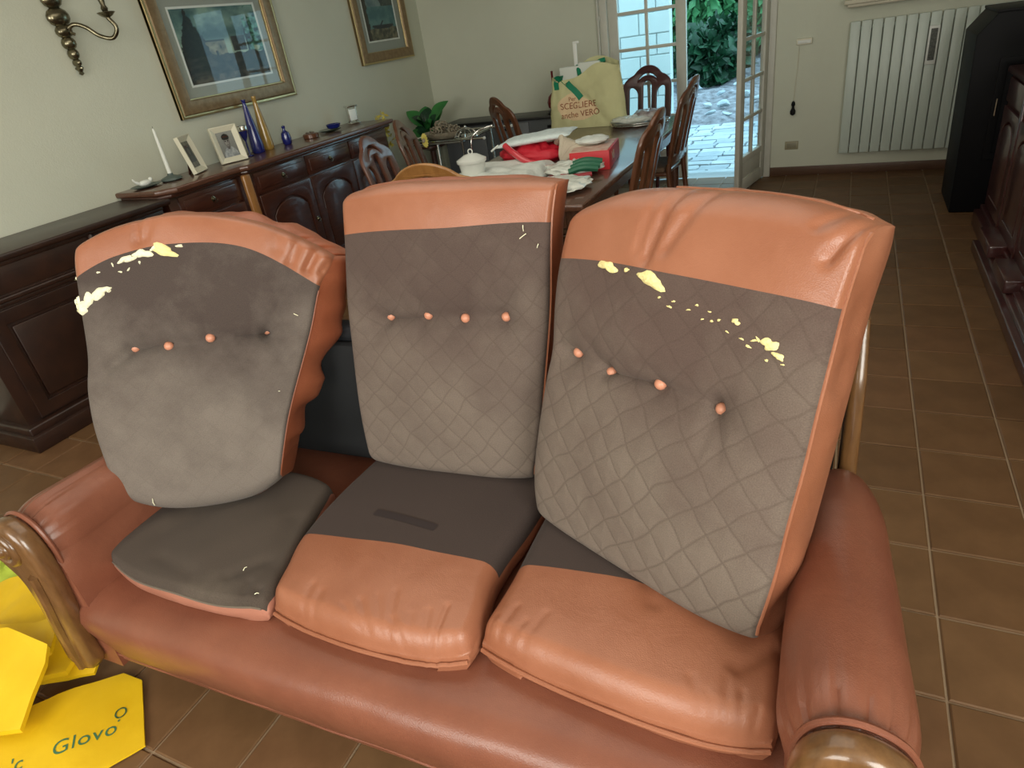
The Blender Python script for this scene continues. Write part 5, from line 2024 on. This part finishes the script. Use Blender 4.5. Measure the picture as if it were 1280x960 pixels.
mk('stem', tube(NB(), [(-3.70, 5.10, 0.36), (-3.70, 5.10, .95)], .006, 6), LEAF, t)
mk('vase', lathe(NB(), [(.06, 0), (.09, .05), (.08, .25), (.04, .40), (.05, .45), (.04, .45), (.02, .3), (0, .1)], (-3.70, 5.10, 0), 20), GREENSTONE, t)

# chandelier whose finial just enters the frame
t = thing('pendant_lamp', 'hanging lamp whose dark finial just shows at the top over the table', 'lamp', (-1.95, 4.2, 1.70))
mk('finial', lathe(NB(), [(0, -.02), (.012, -.012), (.014, 0), (.008, .012), (.014, .025), (.03, .045), (.03, .07), (.012, .10), (.012, .30)], (0, 0, 0), 16), BRASS, t, world=False)
mk('shade', lathe(NB(), [(.20, .10), (.16, .20), (.08, .26), (.02, .28), (.02, .27), (.08, .25), (.155, .19), (.195, .10)], (0, 0, 0), 28), mat('glass_opal', (.7, .68, .6), .3), t, world=False)
mk('stem', tube(NB(), [(0, 0, .28), (0, 0, ZC - 1.70)], .006, 8), BRASS, t, world=False)

# ------------------------------------------------------------------ back wall, right
rd = thing('radiator', 'white finned radiator on the wall right of the doorway', 'radiator', (.45, YB, .18))
for k in range(15):
    xx = -.045 + .0775 * k
    b = NB()
    bx(b, xx + .003, xx + .0745, YB - .085, YB - .068, .185, 1.19, bev=.006)
    bx(b, xx + .032, xx + .046, YB - .068, YB - .03, .20, 1.17, bev=.003)
    for v in b.verts:
        if v.co.z > 1.17 and v.co.y < YB - .06:
            v.co.z -= .010 * abs((v.co.x - xx - .039) / .036) ** 2
    mk('fin', b, ENAMEL, rd)
mk('manifold', tube(tube(NB(), [(-.03, YB - .045, .24), (1.10, YB - .045, .24)], .018, 10), [(-.03, YB - .045, 1.13), (1.10, YB - .045, 1.13)], .018, 10), ENAMEL, rd)
mk('wall_bracket', bx(bx(NB(), .1, .13, YB - .04, YB - .003, .3, .33), .8, .83, YB - .04, YB - .003, .3, .33), ENAMEL, rd)
t = thing('humidifier', 'slim dark grey humidifier cassette hung on the radiator front', 'humidifier', (.535, YB - .09, .95))
M = Matrix.Translation((.535, YB - .093, .965)) @ Matrix.Rotation(R(0), 4, 'Y')
mk('case', box(-.036, .036, -.010, .006, -.145, .125, bev=.006, M=M), STEEL_W, t)
mk('grille', box(-.022, .022, -.016, -.008, -.115, .105, bev=.003, M=M), mat('grille_dark', (.05, .055, .05), .6, bump=.6, bscale=120, col2=(.16, .17, .15), vscale=60), t)
sh = thing('wall_shelf', 'pale wall shelf above the radiator, cut by the top of the photo', 'shelf', (.5, YB, 1.3))
mk('shelf_board', box(-.10, 1.3, YB - .20, YB, 1.31, 1.34, bev=.006), mat('stone_shelf', (.60, .56, .44), .6), sh)
mk('moulding', box(-.08, 1.3, YB - .17, YB, 1.285, 1.312, bev=.010, seg=3), MATS['stone_shelf'], sh)

t = thing('thermostat', 'small cream plastic wall thermostat right of the doorway', 'thermostat', (-.375, YB, 1.085))
mk('case', box(-.435, -.315, YB - .03, YB - .001, 1.06, 1.105, bev=.004), mat('plastic_cream', (.70, .66, .52), .45), t)
mk('cover', box(-.425, -.325, YB - .033, YB - .028, 1.068, 1.092, bev=.002), STEEL_W, t)
t = thing('hanging_plug', 'black plug on a thin pale cord hanging below the thermostat', 'plug', (-.43, YB - .02, .57))
mk('cord', tube(NB(), smooth_pts([(-.412, YB - .015, 1.062), (-.415, YB - .012, .9), (-.425, YB - .012, .75), (-.43, YB - .014, .62)], 5), .0025, 6), MATS['plastic_cream'], t)
mk('plug_body', lathe(NB(), [(.008, -.055), (.020, -.045), (.022, -.02), (.012, 0), (.009, .015), (.016, .03), (.012, .05), (.004, .06)], (-.43, YB - .026, .57), 14), BLACK, t)
t = thing('wall_socket', 'beige electrical socket plate low on the wall right of the doorway', 'socket', (-.425, YB, .26))
mk('plate', box(-.48, -.37, YB - .010, YB, .225, .295, bev=.004), mat('plate_beige', (.34, .31, .20), .45), t)
mk('insert', box(-.462, -.388, YB - .014, YB - .008, .24, .28, bev=.002), mat('plate_beige_dark', (.26, .24, .16), .45), t)

# ------------------------------------------------------------------ right: black stove and dark cabinet
st = thing('black_stove', 'tall matt black stove standing by the radiator', 'stove', (.95, 5.4, 0))
sx0, sx1, sy0, sy1 = .690, 1.30, 5.25, 5.80
o2 = [(sx0, .01), (sx1, .01), (sx1, 1.20), (sx0 + .075, 1.20), (sx0 - .02, 1.085)]
mk('body', flat_shape([o2], sy1 - sy0, .006, basis((0, (sy0 + sy1) / 2, 0), Vector((1, 0, 0)), Vector((0, 0, 1)), Vector((0, -1, 0)))), BLACK, st)
mk('top_plate', box(sx0 + .06, sx1 + .01, sy0 - .01, sy1 + .01, 1.198, 1.215, bev=.004), BLACK, st)
mk('door_frame', flat_shape([[(sx0 + .12, .35), (sx1 - .05, .35), (sx1 - .05, .95), (sx0 + .12, .95)], [(sx0 + .16, .39), (sx1 - .09, .39), (sx1 - .09, .91), (sx0 + .16, .91)]], .012, .003, basis((0, sy0 - .006, 0), Vector((1, 0, 0)), Vector((0, 0, 1)), Vector((0, -1, 0)))), BLACK, st)
mk('door_latch', tube(NB(), [(sx0 + .14, sy0 - .02, .62), (sx0 + .14, sy0 - .02, .72)], .006, 8), CHROME, st)

rc = thing('dark_cabinet', 'dark reddish wooden cabinet with panelled doors along the right side', 'cabinet', (1.1, 3.8, 0))
RX, ry0, ry1 = .845, 1.9, 4.98
WOOD_R = mat('wood_cherry_dark', (.045, .012, .012), .28, coat=.6, col2=(.085, .024, .022), vscale=8, stretch=(5, 1, 2))
mk('carcass', box(RX, 1.45, ry0, ry1, .09, .90, bev=.004), WOOD_R, rc)
mk('top_board', box(RX - .03, 1.46, ry0 - .02, ry1 + .02, .90, .935, bev=.010, seg=3), WOOD_R, rc)
pl_ = NB()
for (a, b, o_, z0_, z1_) in ((ry0, 4.50, .115, 0, .06), (ry0, 4.55, .085, .06, .085), (ry0, ry1 + .02, .06, 0, .10), (ry0, ry1 + .02, .03, .10, .13)):
    bx(pl_, RX - o_, 1.45, a, b, z0_, z1_, bev=.008, seg=3)
mk('plinth', pl_, WOOD_R, rc)
nb = 6
for k in range(nb):
    a = ry0 + (ry1 - ry0) / nb * k
    b = a + (ry1 - ry0) / nb
    Mr = basis((RX - .006, 0, 0), Vector((0, -1, 0)), Vector((0, 0, 1)), Vector((-1, 0, 0)))
    outer = [(-a - .03, .15), (-b + .03, .15), (-b + .03, .72), (-a - .03, .72)]
    hole = arched(-b + .09, -a - .09, .21, .67, rise=.07)
    d = mk('door', flat_shape([outer, hole], .022, .005, Mr), WOOD_R, rc)
    mk('door_panel', flat_shape([arched(-b + .11, -a - .11, .23, .645, rise=.06)], .026, .010, Mr), WOOD_R, d)
    d = mk('drawer', box(RX - .016, RX, a + .03, b - .03, .75, .88, bev=.006), WOOD_R, rc)
    mk('pilaster', box(RX - .022, RX, a - .022, a + .022, .13, .89, bev=.008), WOOD_R, rc)
# chrome-like foot trims catching light
for a, b in ((4.10, 4.45), (3.60, 3.92)):
    mk('plinth_block', box(RX - .10, RX - .01, a, b, .086, .155, bev=.010), WOOD_R, rc)
t = thing('floral_throw', 'grey floral-patterned cloth draped over a heap on the dark cabinet', 'throw', (1.10, 4.5, .935))
tw = cloth_heap(NB(), (0, 0, 0), .24, .42, .24, 40, 48, 11)
mk('cloth', tw, mat('floral_dim', (.07, .07, .065), .85, col2=(.20, .19, .17), vscale=14, bump=.3, bscale=20), t, world=False, sharp=80)

# ------------------------------------------------------------------ yellow delivery bags on the floor
def paper(name, label, pts, thick, seed, fold=.004, extra=None, group=None, mm=YELLOW):
    """flattened paper bag: an outline in 3D (flat fan), subdivided, crinkled, with real thickness"""
    t = thing(name, label, 'paper bag', tuple(sum((Vector(p) for p in pts), Vector()) / len(pts)), 0, group)
    b = NB()
    vs = [b.verts.new(p) for p in pts]
    f = b.faces.new(vs)
    b.normal_update()
    if f.normal.z < 0:
        bmesh.ops.reverse_faces(b, faces=[f])
    bmesh.ops.triangulate(b, faces=b.faces[:])
    for _ in range(3):
        bmesh.ops.subdivide_edges(b, edges=b.edges[:], cuts=1, use_grid_fill=True)
    for v in b.verts:
        v.co.z += fold * noise.noise(Vector((v.co.x * 14, v.co.y * 14, seed))) + fold * .8 * abs(math.sin(v.co.x * 9 + v.co.y * 14 + seed))
    r = bmesh.ops.extrude_face_region(b, geom=b.faces[:])
    for v in [q for q in r['geom'] if isinstance(q, bmesh.types.BMVert)]:
        v.co.z += thick
    bmesh.ops.recalc_face_normals(b, faces=b.faces[:])
    o = mk('bag_sheet', b, mm, t, sharp=25)
    return t, o


gy = 'crumpled yellow paper bags on the floor'
paper('paper_bag', 'large yellow paper bag lying at the back of the pile under the sofa arm', [(-2.50, .66, .10), (-2.34, .76, .12), (-2.20, .68, .12), (-2.10, .65, .10), (-1.96, .60, .07), (-1.94, .52, .05), (-2.02, .46, .04), (-2.30, .44, .08)], .018, 1, .012, group=gy)
paper('paper_bag', 'yellow paper bag with torn corner, middle of the pile', [(-2.30, .50, .125), (-2.06, .60, .14), (-2.00, .575, .14), (-1.985, .53, .11), (-2.02, .45, .085), (-2.25, .38, .10)], .016, 2, .010, group=gy)
paper('paper_bag', 'yellow paper bag at the left front, on top of the pile', [(-2.20, .46, .19), (-2.087, .508, .20), (-1.911, .514, .185), (-1.898, .482, .15), (-1.866, .346, .06), (-2.0, .287, .05), (-2.2, .33, .10)], .016, 3, .008, group=gy)
paper('paper_bag', 'yellow paper bag with zigzag mouth poking towards the sofa base', [(-2.10, .50, .05), (-2.0, .60, .06), (-1.96, .575, .055), (-1.90, .604, .05), (-1.89, .56, .02), (-2.028, .475, .02)], .010, 4, .005, group=gy)
gt, go = paper('printed_paper_bag', 'flat yellow paper bag with green printed lettering at the bottom left', [(-1.812, .597, .010), (-1.736, .601, .004), (-1.544, .46, .003), (-1.623, .326, .003), (-1.874, .144, .003), (-2.06, .24, .02), (-1.97, .40, .035), (-1.925, .47, .030)], .006, 5, .003)
bvh = BVHTree.FromPolygons([go.matrix_basis @ v.co + gt.location for v in go.data.vertices], [tuple(p.vertices) for p in go.data.polygons])


def drop(b, lift=.0012):
    for v in b.verts:
        h = bvh.ray_cast(Vector((v.co.x, v.co.y, 1)), Vector((0, 0, -1)))
        v.co.z = (h[0].z if h[0] else .02) + lift
    return b


gd = Vector((.094, .104, 0)).normalized()
gn = Vector((-gd.y, gd.x, 0))
mk('lettering', drop(text_bm('Glovo', .060, 0, basis((-1.722, .410, 0), gd, gn, Vector((0, 0, 1))), 1.08)), GREENINK, gt, smooth=False)
pin = NB()
tube(pin, [Vector((-1.700, .503, .02)) + gd * .0135 * math.cos(a) + gn * (.016 * math.sin(a)) for a in [2 * PI * i / 20 for i in range(20)]], .0022, 6, closed=True)
for v in pin.verts:
    v.co.z = .0
pin_b = drop(pin, .0016)
mk('map_pin_mark', pin_b, GREENINK, gt, smooth=False)
pc = Vector((-1.683, .484, 0))
mk('map_pin_dot', drop(flat_shape([[(pc.x + .0035 * math.cos(a), pc.y + .0035 * math.sin(a)) for a in [2 * PI * i / 8 for i in range(8)]]], 0), .0016), GREENINK, gt, smooth=False)
mk('lettering', drop(text_bm("'c", .055, 0, basis((-1.835, .290, 0), gd, gn, Vector((0, 0, 1))))), GREENINK, gt, smooth=False)
t = thing('lime_bag', 'yellow-green bag corner behind the yellow pile, beside the arm scroll', 'bag', (-2.62, .74, 0))
mk('bag', cloth_heap(NB(), (0, 0, 0), .17, .11, .13, 50, 30, 6), LIME, t, world=False, sharp=80)
